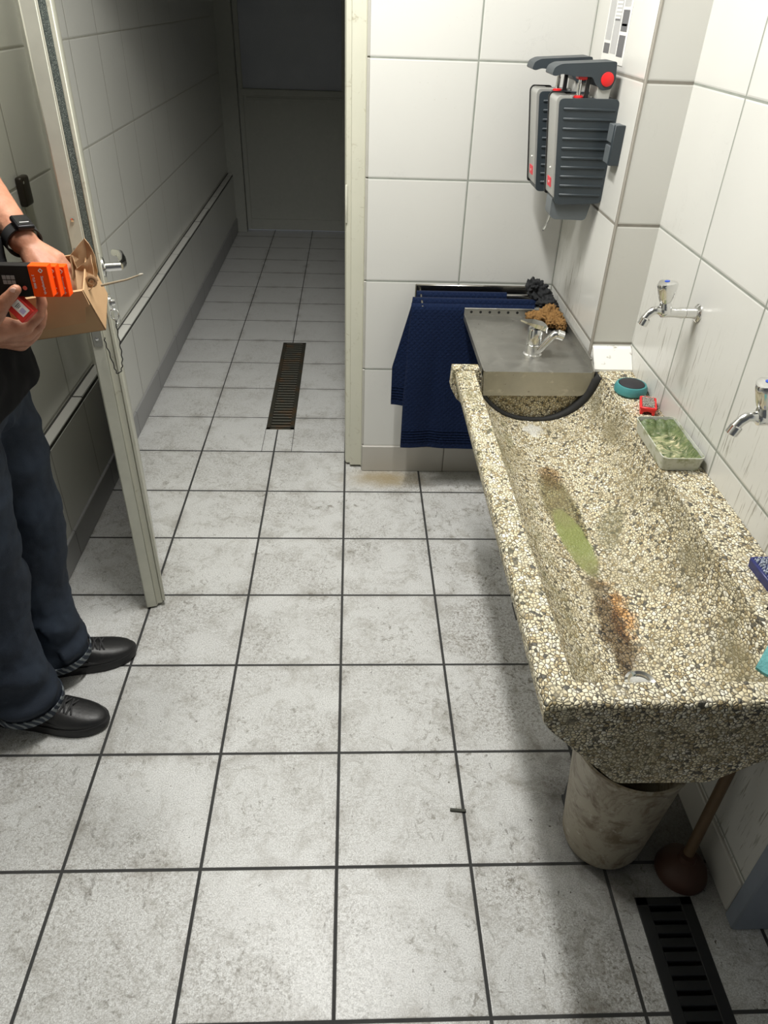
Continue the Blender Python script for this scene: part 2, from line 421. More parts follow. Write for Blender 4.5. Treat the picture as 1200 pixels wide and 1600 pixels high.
# left jamb, its foot rounded, set against the lower wall
b = MB(); b.box((XL_LOW-0.05, 1.99, 0.0), (XL_LOW+0.035, 2.08, 2.1), 0.004, 1); struct(b.build('trim_9', M_paint))
b = MB(); b.tube([(XL_LOW+0.018, 1.925, 0.41), (XL_LOW+0.018, 1.925, 0.085), (XL_LOW+0.018, 1.925, 0.065), (XL_LOW+0.018, 1.925, 0.055)], [0.028, 0.028, 0.025, 0.014], 24); struct(b.build('trim_11', plain('grey_pipe', (0.22, 0.22, 0.21), 0.45)))
b = MB(); b.box((XL_LOW+0.04, YB+0.01, 2.06), (0.02, YB+0.15, 2.12), 0.004, 1); struct(b.build('trim_10', M_cream))

# ---- far door at the end of the corridor
d1 = bpy.data.objects.new('door_1', None); COL.objects.link(d1); d1.location = (-0.43, 5.55, 0); struct(d1)
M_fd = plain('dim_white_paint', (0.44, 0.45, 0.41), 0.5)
yd = 5.53
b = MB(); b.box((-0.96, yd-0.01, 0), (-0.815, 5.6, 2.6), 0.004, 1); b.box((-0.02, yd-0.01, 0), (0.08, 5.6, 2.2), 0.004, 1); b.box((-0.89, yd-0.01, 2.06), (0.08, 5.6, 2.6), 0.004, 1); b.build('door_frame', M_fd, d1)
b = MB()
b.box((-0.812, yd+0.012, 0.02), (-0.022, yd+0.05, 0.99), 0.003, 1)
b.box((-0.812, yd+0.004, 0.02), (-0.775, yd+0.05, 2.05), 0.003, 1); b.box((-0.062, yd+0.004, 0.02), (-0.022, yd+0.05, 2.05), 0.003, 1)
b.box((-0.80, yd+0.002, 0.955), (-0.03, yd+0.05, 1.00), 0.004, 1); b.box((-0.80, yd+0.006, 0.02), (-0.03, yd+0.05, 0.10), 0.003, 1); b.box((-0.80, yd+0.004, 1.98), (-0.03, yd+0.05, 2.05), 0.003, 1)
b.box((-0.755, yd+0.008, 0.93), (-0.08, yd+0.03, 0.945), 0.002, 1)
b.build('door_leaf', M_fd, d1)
t_ = NT('dark_frosted_glass'); t_.bump(t_.noise(160.0, 2.0), 0.5, 0.002)
M_frost = t_.done(t_.mix(t_.noise(4.0), (0.34, 0.365, 0.43), (0.46, 0.49, 0.56)), 0.22)
b = MB(); b.box((-0.78, yd+0.02, 0.995), (-0.06, yd+0.03, 1.99)); b.build('window_pane', M_frost, d1, smooth=False)

# ---- the open door leaf, seen on its free edge
HINGE = Vector((-0.865, 1.945, 0)); EDGE = Vector((-0.604, 1.135, 0))
dl = (HINGE-EDGE).normalized(); dn = Vector((dl.y, -dl.x, 0)).normalized()
if dn.x < 0: dn = -dn                                                    # towards the corridor side
LL = (HINGE-EDGE).length; ZU = Vector((0, 0, 1))
d2 = bpy.data.objects.new('door_2', None); COL.objects.link(d2); d2.location = EDGE; struct(d2, 'worn cream door standing open, seen on its free edge')
def leafbox(mb, a0, a1, n0, n1, z0, z1, bev=0.0015):
    c = EDGE+dl*((a0+a1)/2)+dn*((n0+n1)/2)+ZU*((z0+z1)/2)
    mb.obox(c, (dl, dn, ZU), ((a1-a0)/2, (n1-n0)/2, (z1-z0)/2), bev, 1)
b = MB(); leafbox(b, 0.004, LL, 0.0, 0.036, 0.012, 2.04); b.build('door_leaf', M_cream, d2)
b = MB(); leafbox(b, -0.002, 0.03, -0.002, 0.030, 0.005, 2.04, 0.003); b.build('edge_strip', plain('dull_aluminium_edge', (0.56, 0.56, 0.48), 0.42, 0.25, var=0.15, scale=18, bumpv=0.1, bscale=60), d2)
M_seal = NT('brush_seal'); M_seal = M_seal.done(M_seal.mix(M_seal.mr(M_seal.noise(900.0, 1.0), 0.55, 0.65), (0.055, 0.07, 0.065), (0.32, 0.36, 0.33)), 0.8)
b = MB(); leafbox(b, 0.001, 0.02, 0.0325, 0.0465, 0.98, 2.04, 0.001); b.build('brush_seal', M_seal, d2)
b = MB(); leafbox(b, -0.001, 0.05, 0.029, 0.032, 0.012, 2.04, 0.0005); leafbox(b, 0.000, LL-0.05, 0.0465, 0.056, 0.02, 2.04, 0.002); leafbox(b, 0.003, 0.03, 0.0305, 0.0462, 0.012, 0.98, 0.001); b.build('rebate_strip', M_cream, d2)
M_plate = plain('dull_zinc', (0.34, 0.34, 0.31), 0.4, 0.7)
b = MB(); leafbox(b, -0.0045, 0.004, 0.004, 0.025, 0.865, 1.10, 0.001); b.build('lock_plate', M_plate, d2)
b = MB()
for z in (0.885, 0.985, 1.045, 1.16): b.lathe([(0.0045, 0), (0.004, 0.002), (0, 0.0025)], EDGE-dl*0.004+dn*0.014+ZU*z, -dl, 12)
b.build('screw', M_chrome, d2)
hc = EDGE+dl*0.058+dn*0.054
hb = MB()
hz = 1.035
hb.lathe([(0.024, 0), (0.024, 0.006), (0.020, 0.009), (0.011, 0.010), (0.010, 0.045)], hc+ZU*hz, dn, 24)
q0 = hc+dn*0.045+ZU*hz
hb.tube([q0-dn*0.004, q0+dl*0.02+dn*0.004, q0+dl*0.06+dn*0.006, q0+dl*0.105+dn*0.003, q0+dl*0.12-dn*0.012], [0.010, 0.0105, 0.0095, 0.009, 0.008], 12)
hb.lathe([(0.02, 0), (0.02, 0.008), (0.009, 0.009), (0.009, 0.016)], hc+ZU*(hz-0.085), dn, 20)
hb.build('door_handle', M_chrome, d2)

# ---- ceiling lamp (above the frame) and its light
lamp = thing('ceiling_light', (LAMP.x, LAMP.y, ZC), 'white batten ceiling light with a long diffuser', 'light')
b = MB(); LMX = Matrix.Translation(LAMP) @ Matrix.Rotation(LAMP_ROT, 4, 'Z'); b.box((-0.04, -LAMP_LEN/2-0.03, 0.035), (0.04, LAMP_LEN/2+0.03, ZC-0.001-LAMP.z), 0.004, 1, LMX); b.build('housing', M_white, lamp)
t_ = NT('lit_diffuser'); M_dif = t_.done((0.9, 0.9, 0.88), 0.5, Emission_Color=(*LAMP_COL, 1), Emission_Strength=6.0)
b = MB(); b.box((-0.036, -LAMP_LEN/2-0.01, 0.004), (0.036, LAMP_LEN/2+0.01, 0.036), 0.006, 2, LMX); b.build('diffuser', M_dif, lamp)
ld = bpy.data.lights.new('lamp_light', 'AREA'); ld.shape = 'RECTANGLE'; ld.size = LAMP_W; ld.size_y = LAMP_LEN; ld.energy = LAMP_POWER; ld.color = LAMP_COL
lo = bpy.data.objects.new('lamp_light', ld); COL.objects.link(lo); lo.location = LAMP; lo.rotation_euler = (0, 0, LAMP_ROT)
fill_lamp = thing('ceiling_light', (FILL_LAMP.x, FILL_LAMP.y, ZC), 'unseen round white fill light added above the open door', 'light')  # fitting made up for the added fill light over the door nook
b = MB(); b.lathe([(0.11, 0.0), (0.11, -0.03), (0.10, -0.04), (0.0, -0.04)], (FILL_LAMP.x, FILL_LAMP.y, ZC-0.001), n=36); b.build('housing', M_white, fill_lamp)
b = MB(); b.lathe([(0.095, 0.0), (0.09, -0.03), (0.06, -0.048), (0.0, -0.052)], (FILL_LAMP.x, FILL_LAMP.y, ZC-0.042), n=36); b.build('diffuser', M_dif, fill_lamp)
ld = bpy.data.lights.new('round_fill_light', 'AREA'); ld.shape = 'DISK'; ld.size = 0.18; ld.energy = FILL_LAMP_POWER; ld.color = LAMP_COL
lo = bpy.data.objects.new('round_fill_light', ld); COL.objects.link(lo); lo.location = FILL_LAMP

# ================================================================== WASHING TROUGH
def mat_terrazzo():
    t = NT('washed_pebble_terrazzo'); p = t.xyz(); x, y, z = p
    wv = t.n('ShaderNodeTexNoise'); wv.inputs['Scale'].default_value = 60; t.set(wv.inputs['Vector'], t.pos())
    add = t.n('ShaderNodeMixRGB', blend_type='ADD'); 
    vm = t.n('ShaderNodeVectorMath', operation='SCALE'); t.set(vm.inputs[0], wv.outputs['Color']); vm.inputs['Scale'].default_value = 0.004
    va = t.n('ShaderNodeVectorMath', operation='ADD'); t.set(va.inputs[0], t.pos()); t.set(va.inputs[1], vm.outputs[0])
    vec = t.vscale(va.outputs[0], (1.0, 0.82, 1.0))
    v1 = t.n('ShaderNodeTexVoronoi', feature='F1'); v1.inputs['Scale'].default_value = 158; t.set(v1.inputs['Vector'], vec)
    ve = t.n('ShaderNodeTexVoronoi', feature='DISTANCE_TO_EDGE'); ve.inputs['Scale'].default_value = 158; t.set(ve.inputs['Vector'], vec)
    sc = t.n('ShaderNodeSeparateColor'); t.set(sc.inputs[0], v1.outputs['Color'])
    cr = t.n('ShaderNodeValToRGB'); t.set(cr.inputs[0], sc.outputs[0]); cr.color_ramp.interpolation = 'CONSTANT'
    els = cr.color_ramp.elements
    els[0].position = 0.0; els[0].color = (0.10, 0.095, 0.08, 1); els[1].position = 0.055; els[1].color = (0.40, 0.32, 0.18, 1)
    for pos_, c in ((0.22, (0.76, 0.68, 0.48)), (0.48, (0.86, 0.79, 0.59)), (0.72, (0.74, 0.64, 0.42)), (0.84, (0.88, 0.84, 0.71))):
        e = els.new(pos_); e.color = (*c, 1)
    edge = ve.outputs['Distance']
    m = t.mr(edge, 0.03, 0.14, smooth=True)
    deep = t.mix(t.noise(25.0), (0.035, 0.031, 0.025), (0.15, 0.13, 0.095))
    c = t.mix(m, deep, cr.outputs[0])
    hid = t.mr(t.noise(40.0, 3.0), 0.54, 0.70, 0.0, 0.5)            # pebbles sunk under cement paste
    c = t.mix(hid, c, (0.46, 0.405, 0.28))
    def ell(cx, cy, rx, ry, ang=0.0, nz=0.25, ns=30.0):
        dx = t.ma('SUBTRACT', x, cx); dy = t.ma('SUBTRACT', y, cy)
        ca, sa = cos(ang), sin(ang)
        u = t.ma('ADD', t.ma('MULTIPLY', dx, ca/rx), t.ma('MULTIPLY', dy, sa/rx))
        v = t.ma('ADD', t.ma('MULTIPLY', dx, -sa/ry), t.ma('MULTIPLY', dy, ca/ry))
        d = t.ma('SQRT', t.ma('ADD', t.ma('MULTIPLY', u, u), t.ma('MULTIPLY', v, v)))
        return t.ma('ADD', d, t.ma('MULTIPLY', t.ma('SUBTRACT', t.noise(ns, 4.0), 0.5), nz*2))
    inside = t.ma('LESS_THAN', z, 0.66)
    # olive film, then the bright green pool of algae
    c = t.mix(t.mr(ell(0.552, 0.90, 0.048, 0.17, 0.06, 0.35), 0.7, 1.1, 0.85, 0.0, smooth=True), c, (0.30, 0.29, 0.15), 'MULTIPLY')
    c = t.mix(t.mr(ell(0.552, 0.775, 0.036, 0.135, 0.10, 0.22, 45.0), 0.8, 1.05, 0.88, 0.0, smooth=True), c, (0.235, 0.27, 0.085))
    # brown sludge and rust towards the drain
    c = t.mix(t.mr(ell(0.560, 0.47, 0.034, 0.20, 0.0, 0.9, 22.0), 0.5, 1.2, 0.95, 0.0, smooth=True), c, (0.22, 0.165, 0.11), 'MULTIPLY')
    c = t.mix(t.mr(ell(0.588, 0.53, 0.030, 0.12, 0.0, 1.3, 34.0), 0.2, 1.1, 0.9, 0.0, smooth=True), c, (0.78, 0.45, 0.20), 'MULTIPLY')
    c = t.mix(t.mr(ell(0.555, 1.04, 0.035, 0.07, 0.0, 0.8, 26.0), 0.5, 1.1, 0.8, 0.0, smooth=True), c, (0.42, 0.28, 0.13), 'MULTIPLY')
    c = t.mix(t.mr(ell(0.64, 0.80, 0.035, 0.09, -0.3, 0.9, 22.0), 0.5, 1.1, 0.55, 0.0, smooth=True), c, (0.15, 0.145, 0.075))
    c = t.mix(t.mr(ell(0.560, 1.300, 0.030, 0.038, 0.0, 0.9, 40.0), 0.5, 1.1, 0.8, 0.0, smooth=True), c, (0.72, 0.72, 0.70))
    # green-brown film on the back slope and on the front rim, thicker in patches
    sl = t.ma('MULTIPLY', t.mr(t.ma('ABSOLUTE', t.ma('SUBTRACT', x, 0.725)), 0.0, 0.035, 0.75, 0.0, smooth=True), t.mr(t.noise(9.0, 5.0, 0.65), 0.42, 0.62))
    c = t.mix(sl, c, (0.17, 0.15, 0.085))
    sl2 = t.ma('MULTIPLY', t.ma('LESS_THAN', x, 0.48), t.mr(t.noise(13.0, 5.0, 0.7), 0.48, 0.66, 0.0, 0.62))
    c = t.mix(t.ma('MULTIPLY', sl2, t.mr(y, 0.2, 0.75, 0.35, 1.0)), c, (0.155, 0.15, 0.065))
    sl3 = t.ma('MULTIPLY', inside, t.mr(t.noise(7.0, 4.0, 0.6), 0.46, 0.66, 0.0, 0.42))
    c = t.mix(sl3, c, (0.26, 0.22, 0.12))
    h = t.ma('MINIMUM', edge, 0.28)
    t.bump(t.ma('ADD', h, t.ma('MULTIPLY', t.noise(300.0), 0.06)), 0.75, 0.006)
    return t.done(c, 0.55, spec=0.4)
M_terr = mat_terrazzo()
SZ, SY0, SY1 = 0.71, 0.159, 1.372
def lerp_tab(tab, x):
    for (x0, y0), (x1, y1) in zip(tab, tab[1:]):
        if x <= x1: return y0+(y1-y0)*(x-x0)/(x1-x0) if x1 > x0 else y1
    return tab[-1][1]
def trough_depth(x):
    tt = (0.575-x)/0.192 if x < 0.575 else (x-0.575)/0.168
    tt = abs(tt)
    return 0.0 if tt >= 1 else 0.156*(1-tt**2.3)**0.58
def trough_in(x, y):
    e = min(1.0, max(0.0, (y-0.208)/0.075))
    e = sin(e*pi/2)**0.55 if e > 0 else 0
    d = trough_depth(x)*e*(1.0+0.05*(0.8-y))
    z = SZ-d
    for q in (x-0.325, y-SY0):                      # rounded outer edges of the rim
        if q < 0.009: z -= 0.009-sqrt(max(0, 0.009**2-(0.009-max(q, 0))**2))
    return z+0.0016*(noise.noise(Vector((x*28, y*28, 0)))+0.5*noise.noise(Vector((x*80, y*80, 3))))
OUT = [(0.325, 0.672), (0.345, 0.645), (0.475, 0.510), (0.49, 0.505), (0.635, 0.505), (0.65, 0.512), (0.72, 0.565), (0.845, 0.66)]
sink = thing('washing_trough', (0.585, 0.78, 0), 'long stained trough sink of exposed pebble terrazzo along the tiled wall', 'sink')
b = MB()
NX, NY = 96, 210
def gx(u):
    return 0.325+0.519*u
top = b.grid(lambda u, v: Vector((gx(u), SY0+(SY1-SY0)*v, trough_in(gx(u), SY0+(SY1-SY0)*v))), NX, NY)
NB = 40
bot = b.grid(lambda u, v: Vector((gx(u)+ (0.004 if u == 0 else 0), SY0+0.004+(SY1-SY0-0.004)*v, lerp_tab(OUT, gx(u)))), NX, NB)
def skirt(a, c):
    f = b.bm.faces
    n, m = len(a), len(c)
    i = j = 0
    while i < n-1 or j < m-1:
        if j < m-1 and (i == n-1 or (j+1)/(m-1) <= (i+1)/(n-1)): f.new((a[i], c[j+1], c[j])); j += 1
        else: f.new((a[i], a[i+1], c[j])); i += 1
skirt(top[0], bot[0]); skirt(top[-1], bot[-1])
skirt([r[0] for r in top], [r[0] for r in bot]); skirt([r[-1] for r in top], [r[-1] for r in bot])
b.build('basin', M_terr, sink, angle=50)
b = MB()                                                             # end slab closing the far end
b.prism([(0.318, 0.712), (0.316, 0.655), (0.335, 0.62), (0.46, 0.505), (0.65, 0.505), (0.78, 0.60), (0.844, 0.64), (0.844, 0.71), (0.75, 0.71), (0.74, 0.70), (0.402, 0.70), (0.395, 0.712)], 1, SY1+0.001, SY1+0.04)
b.build('end_slab', M_terr, sink, smooth=False)
b = MB()
pts = []
for i in range(33):
    x = 0.412+(0.748-0.412)*i/32
    pts.append(Vector((x, SY1-0.012, SZ-trough_depth(min(max(x, 0.395), 0.735))*1.0+0.006)))
pts[-1].z = 0.700; pts[-2].z = 0.690
b.tube(pts, [0.0085+0.012*max(0, (i-18)/14) for i in range(33)], 10)
b.build('rubber_gasket', M_rubber, sink)
b = MB(); b.lathe([(0.030, 0.0), (0.031, 0.004), (0.026, 0.007), (0.021, 0.004), (0.020, -0.004), (0.0, -0.004)], (0.567, 0.335, 0.556), (0, -0.1, 1), 32); b.build('drain_ring', M_chrome, sink)
M_leg = plain('dark_painted_steel', (0.035, 0.037, 0.04), 0.5)
for y in (0.43, 1.12):
    b = MB(); b.box((0.545, y-0.03, 0.0), (0.585, y-0.024, 0.52), 0.001, 1); b.box((0.545, y-0.03, 0.0), (0.551, y+0.03, 0.52), 0.001, 1); b.box((0.545, y-0.035, 0.0), (0.60, y+0.04, 0.006))
    b.build('leg', M_leg, sink, smooth=False)

# ---- steel drainer
tray = thing('steel_drainer', (0.56, 1.59, 0.71), 'stained stainless steel drainer tray at the far end of the trough', 'tray')
t_ = NT('water_marked_steel')
c_ = t_.mix(t_.noise(12.0, 5.0, 0.65), (0.32, 0.315, 0.29), (0.50, 0.49, 0.455))
c_ = t_.mix(t_.mr(t_.noise(22.0, 5.0, 0.7, dist=1.0), 0.60, 0.72, 0.0, 0.6), c_, (0.66, 0.65, 0.60))
c_ = t_.mix(t_.mr(t_.noise(60.0, 2.0), 0.70, 0.76, 0.0, 0.7), c_, (0.16, 0.14, 0.11))
M_tray = t_.done(c_, t_.mr(t_.noise(18.0, 4.0), 0.3, 0.7, 0.30, 0.48), 0.92)
b = MB()
b.box((0.403, 1.356, 0.7135), (0.721, 1.80, 0.716))
b.prism([(0.403, 0.716), (0.410, 0.640), (0.695, 0.643), (0.708, 0.649), (0.717, 0.662), (0.7215, 0.680), (0.7215, 0.722), (0.716, 0.7165)], 1, 1.354, 1.357)
b.box((0.4015, 1.354, 0.702), (0.4035, 1.80, 0.719)); b.prism([(1.354, 0.645), (1.372, 0.70), (1.372, 0.719), (1.354, 0.719)], 0, 0.4015, 0.4035); b.box((0.4015, 1.354, 0.716), (0.4075, 1.80, 0.7195), 0.001, 1)
b.build('drainer_top', M_tray, tray, smooth=False)
b = MB(); b.box((0.4015, 1.798, 0.702), (0.7225, 1.801, 0.742)); b.box((0.4015, 1.795, 0.739), (0.7225, 1.801, 0.7425), 0.001, 1)
b.prism([(1.354, 0.680), (1.354, 0.722), (1.40, 0.742), (1.80, 0.745), (1.80, 0.68)], 0, 0.7205, 0.7245); b.box((0.717, 1.39, 0.741), (0.7245, 1.80, 0.7445), 0.001, 1)
b.build('splash_edge', M_tray, tray, smooth=False)
b = MB()
for i in range(9):
    b = MB(); b.lathe([(0.0045, 0), (0.0045, 0.0005)], (0.425+i*0.031, 1.7978, 0.729), (0, -1, 0), 12); b.build('overflow_hole', M_black, tray)

# ---- lever mixer on the drainer
mx = Vector((0.568, 1.480, 0.716))
mix = thing('mixer_tap', mx, 'chrome single lever mixer tap standing on the steel drainer', 'tap')
b = MB(); b.lathe([(0.0285, 0), (0.0285, 0.005), (0.0235, 0.008), (0.0225, 0.035), (0.0215, 0.036), (0.0225, 0.037), (0.0235, 0.078), (0.021, 0.084), (0.0, 0.086)], mx, n=32); b.build('body', M_chrome, mix)
b = MB(); b.tube([mx+Vector(q) for q in ((0.006, -0.010, 0.014), (0.018, -0.014, 0.024), (0.032, -0.018, 0.046), (0.044, -0.020, 0.064), (0.054, -0.022, 0.074), (0.064, -0.022, 0.073))], [0.011, 0.0125, 0.0115, 0.0115, 0.0125, 0.0125], 16); b.build('spout', M_chrome, mix)
b = MB(); b.lathe([(0.0125, 0), (0.0145, 0.002), (0.0145, 0.020), (0.012, 0.021), (0.0, 0.018)], mx+Vector((0.058, -0.022, 0.074)), (0.95, -0.05, -0.30), 24); b.build('aerator', M_chrome, mix)
b = MB()
b.loft([[mx+Vector((xx, yy_, zz)) for xx, yy_, zz in ((x0-0.0*w, -w, z0), (x0, w, z0), (x0, w, z0+h), (x0, -w, z0+h))] for x0, w, z0, h in ((0.032, 0.014, 0.070, 0.020), (0.022, 0.021, 0.082, 0.014), (-0.005, 0.022, 0.090, 0.012), (-0.03, 0.014, 0.099, 0.006), (-0.05, 0.005, 0.105, 0.005))])
b.build('lever', M_chrome, mix)

# ---- wall taps
M_blue = plain('blue_enamel', (0.02, 0.07, 0.45), 0.3)
def wall_tap(name, y, zc, label):
    o = Vector((XR, y, zc)); t = thing(name, o, label, 'tap', 'cold water wall taps')
    b = MB(); b.lathe([(0.021, 0.0), (0.021, 0.003), (0.017, 0.006), (0.012, 0.007), (0.012, 0.010)], o, (-1, 0, 0), 28); b.build('wall_flange', M_chrome, t)
    P = lambda x, z, yy=0.0: o+Vector((x, yy, z))
    b = MB()
    b.tube([P(-0.004, 0), P(-0.032, 0), P(-0.034, 0)], [0.0125, 0.0125, 0.010], 18)
    b.tube([P(-0.030, 0), P(-0.040, 0.0), P(-0.055, 0.0), P(-0.070, 0.001), P(-0.083, 0.004), P(-0.092, 0.002)], [0.0115, 0.0130, 0.0110, 0.0125, 0.0160, 0.0135], 18)
    b.tube([P(-0.080, 0.0), P(-0.083, 0.016), P(-0.086, 0.026)], [0.0160, 0.0140, 0.011], 18)
    b.build('body', M_chrome, t)
    b = MB(); b.tube([P(-0.085, 0.002), P(-0.098, 0.006), P(-0.109, 0.004), P(-0.119, -0.005), P(-0.126, -0.016)], [0.0115, 0.0102, 0.0095, 0.0092, 0.0092], 16); b.build('spout', M_chrome, t)
    b = MB(); b.lathe([(0.010, 0), (0.0118, 0.002), (0.0120, 0.018), (0.010, 0.019), (0.009, 0.016), (0, 0.016)], P(-0.122, -0.013), (-0.35, 0, -0.94), 20); b.build('aerator', M_chrome, t)
    ax = Vector((-0.16, 0, 1)).normalized(); u = Vector((0, 1, 0)); v = ax.cross(u)
    base = P(-0.0855, 0.024); b = MB(); rs = []
    for h, r, tri in ((0, 0.011, 0), (0.004, 0.0140, 0.02), (0.014, 0.0172, 0.06), (0.034, 0.0212, 0.10), (0.044, 0.0228, 0.11), (0.0475, 0.0212, 0.11), (0.049, 0.016, 0.08), (0.0505, 0.006, 0.0)):
        rs.append([base+ax*h+(u*cos(a)+v*sin(a))*r*(1+tri*cos(3*a)) for a in [2*pi*i/36 for i in range(36)]])
    b.loft(rs); b.build('handle', M_chrome, t)
    b = MB(); b.lathe([(0.006, 0), (0.006, 0.0012), (0.004, 0.0018), (0, 0.002)], base+ax*0.0500, ax, 20); b.build('cold_marker', M_blue, t)
    return t
wall_tap('wall_tap', 1.087, 0.994, 'chrome wall tap with a blue marker farther along, next to the boxed corner')
wall_tap('wall_tap', 0.575, 0.985, 'chrome wall tap with blue marker cut by the photo edge')

# ---- soap dispensers on the boxed column
M_silver = plain('silver_plastic', (0.42, 0.42, 0.40), 0.35, 0.35, var=0.05)
M_logo = plain('red_label_print', (0.72, 0.03, 0.05), 0.5)
M_bottle = plain('grey_smoked_plastic', (0.11, 0.125, 0.135), 0.4)
M_shim = plain('pale_grey_metal', (0.50, 0.50, 0.47), 0.4, 0.3)
Y0, Y1 = 1.600, 1.692
disp = thing('soap_dispenser', (XP, 1.645, 1.245), 'grey lever soap dispenser nearer the column edge, red button showing on its side', 'soap dispenser', 'arm lever soap dispensers')
def rnd(poly, r, n=4):
    """round the corners of a polygon"""
    out = []
    N = len(poly)
    for i in range(N):
        p0, p1, p2 = Vector(poly[i-1]), Vector(poly[i]), Vector(poly[(i+1) % N])
        a = (p0-p1); c = (p2-p1); rr = min(r, a.length*0.45, c.length*0.45)
        s, e = p1+a.normalized()*rr, p1+c.normalized()*rr
        for k in range(n+1):
            q = k/n; out.append(tuple(s*(1-q)**2+p1*2*q*(1-q)+e*q*q))
    return out
b = MB(); b.prism(rnd([(XP-0.0005, 1.122), (0.594, 1.116), (0.566, 1.378), (XP-0.0005, 1.380)], 0.014), 1, Y0, Y1); b.build('housing', M_anthr, disp, angle=30)
for ya, yb in ((Y0-0.0028, Y0+0.001), (Y1-0.001, Y1+0.0028)):
    b = MB()
    for i in range(10):
        z = 1.143+i*0.0235; xl = 0.594-(z-1.116)/0.262*0.028+0.012
        b.box((xl, ya, z-0.003), (XP-0.008, yb, z+0.003), 0.0014, 1)
    b.build('ribs', M_anthr, disp)
b = MB(); b.prism(rnd([(0.598, 1.134), (0.5865, 1.136), (0.5595, 1.374), (0.566, 1.3835), (0.600, 1.3835), (0.600, 1.376)], 0.010), 1, Y0+0.003, Y1-0.003); b.build('front_panel', M_silver, disp, angle=30)
b = MB(); b.prism(rnd([(0.584, 1.128), (0.5565, 1.376), (0.564, 1.386), (0.62, 1.386), (0.62, 1.128)], 0.008), 1, Y1-0.003, Y1+0.002); b.build('back_panel', M_black, disp, angle=30)
b = MB(); q = Vector((0.5825, 1.645, 1.169)); ax_ = Vector((-0.9936, 0, -0.1127)); upv = Vector((-0.1127, 0, 0.9936))
b.obox(q, (Vector((0, 1, 0)), upv, ax_), (0.020, 0.012, 0.0012)); b.build('brand_patch', M_logo, disp, smooth=False)
text('m', 0.012, q+ax_*0.0016, (0, -1, 0), upv, M_white, 'patch_mark', disp)
b = MB(); b.ball(Vector((0.5785, 1.640, 1.206)), 0.003, 2); b.build('screw', M_white, disp)
b = MB(); b.prism(rnd([(0.538, 1.430), (0.543, 1.447), (0.560, 1.455), (0.702, 1.464), (0.706, 1.425), (0.698, 1.402), (0.675, 1.398), (0.655, 1.412), (0.645, 1.428), (0.60, 1.428), (0.565, 1.433), (0.548, 1.427)], 0.006, 3), 1, Y0+0.004, Y1-0.004); b.build('lever_arm', M_anthr, disp, angle=30)
for ya, d_ in ((Y0+0.004, -1), (Y1-0.004, 1)):
    b = MB(); b.lathe([(0.0165, -0.001), (0.0165, 0.003), (0.013, 0.0045), (0, 0.005)], (0.684, ya, 1.424), (0, d_, 0), 28); b.build('pivot_button', M_red, disp)
b = MB(); b.box((0.664, Y0+0.010, 1.376), (0.700, Y1-0.010, 1.415), 0.002, 1); b.box((0.60, Y0+0.03, 1.377), (0.66, Y1-0.02, 1.383), 0.001, 1); b.build('lever_bracket', M_shim, disp)
b = MB(); b.lathe([(0.006, 0), (0.006, 0.036), (0.0045, 0.0365), (0.0045, 0.055)], (0.622, 1.632, 1.376), n=16); b.build('pump_rod', M_chrome, disp)
b = MB(); b.box((0.636, Y0+0.02, 1.376), (0.646, Y0+0.03, 1.43), 0.001, 1); b.build('guide_post', M_black, disp)
b = MB(); b.lathe([(0.013, 0), (0.013, 0.004), (0.008, 0.006)], (0.622, 1.628, 1.378), n=18); b.build('red_collar', M_red, disp)
b = MB(); b.box((0.612, 1.616, 1.420), (0.636, 1.648, 1.430), 0.002, 1); b.build('red_collar', M_red, disp)
b = MB(); b.prism(rnd([(0.705, 1.125), (0.590, 1.135), (0.590, 1.084), (0.602, 1.074), (0.695, 1.072)], 0.012), 1, Y0+0.014, Y1-0.014); b.build('bottle', M_bottle, disp, angle=30)
b = MB(); b.tube([(0.600, 1.655, 1.078), (0.594, 1.653, 1.05), (0.586, 1.652, 1.036), (0.589, 1.658, 1.031), (0.595, 1.663, 1.038), (0.603, 1.665, 1.058), (0.608, 1.665, 1.078)], 0.0019, 8); b.build('drip_wire', M_chrome, disp)
b = MB(); b.box((XP-0.012, Y0+0.012, 1.14), (XP+0.0175, Y1-0.012, 1.36), 0.002, 1); b.build('wall_plate', M_black, disp)
d_far = copy_tree(disp, (-0.018, 0.168, 0.0)); [bpy.data.objects.remove(c_) for c_ in list(d_far.children) if c_.name.startswith(('bottle', 'drip_wire'))]
d_far['label'] = 'grey soap dispenser with arm lever deeper in the corner, half hidden by the other one'
clip = thing('wall_clip', (XP, 1.535, 1.28), 'dark grey plastic clip holder on the column beside the soap dispenser', 'holder')
b = MB(); b.box((XP-0.027, 1.512, 1.235), (XP-0.0003, 1.526, 1.330), 0.001, 1); b.build('end_plate', M_anthr, clip)
b = MB(); b.box((XP-0.027, 1.526, 1.287), (XP-0.0003, 1.568, 1.329), 0.001, 1); b.box((XP-0.027, 1.526, 1.237), (XP-0.0003, 1.568, 1.279), 0.001, 1); b.build('clip_jaw', M_bottle, clip)

# ---- instruction sheet
sheet = thing('instruction_sheet', (XP, 1.735, 1.60), 'laminated white sheet of grey instruction panels taped up above the dispensers', 'notice')
xp = XP-0.0004
b = MB(); b.box((xp-0.0012, 1.638, 1.452), (xp, 1.838, 1.765)); b.build('paper', plain('laminated_paper', (0.83, 0.82, 0.78), 0.25), sheet, smooth=False)
M_g1 = plain('light_grey_print', (0.46, 0.46, 0.46), 0.3); M_g2 = plain('dark_grey_print', (0.095, 0.095, 0.105), 0.3)
def panel(name, y0, y1, z0, z1, m):
    b = MB(); b.box((xp-0.0016, y0, z0), (xp-0.0011, y1, z1)); return b.build(name, m, sheet, smooth=False)
panel('grey_panel', 1.775, 1.828, 1.503, 1.75, M_g1); panel('grey_panel', 1.712, 1.766, 1.474, 1.75, M_g1); panel('grey_panel', 1.650, 1.703, 1.58, 1.75, M_g1)
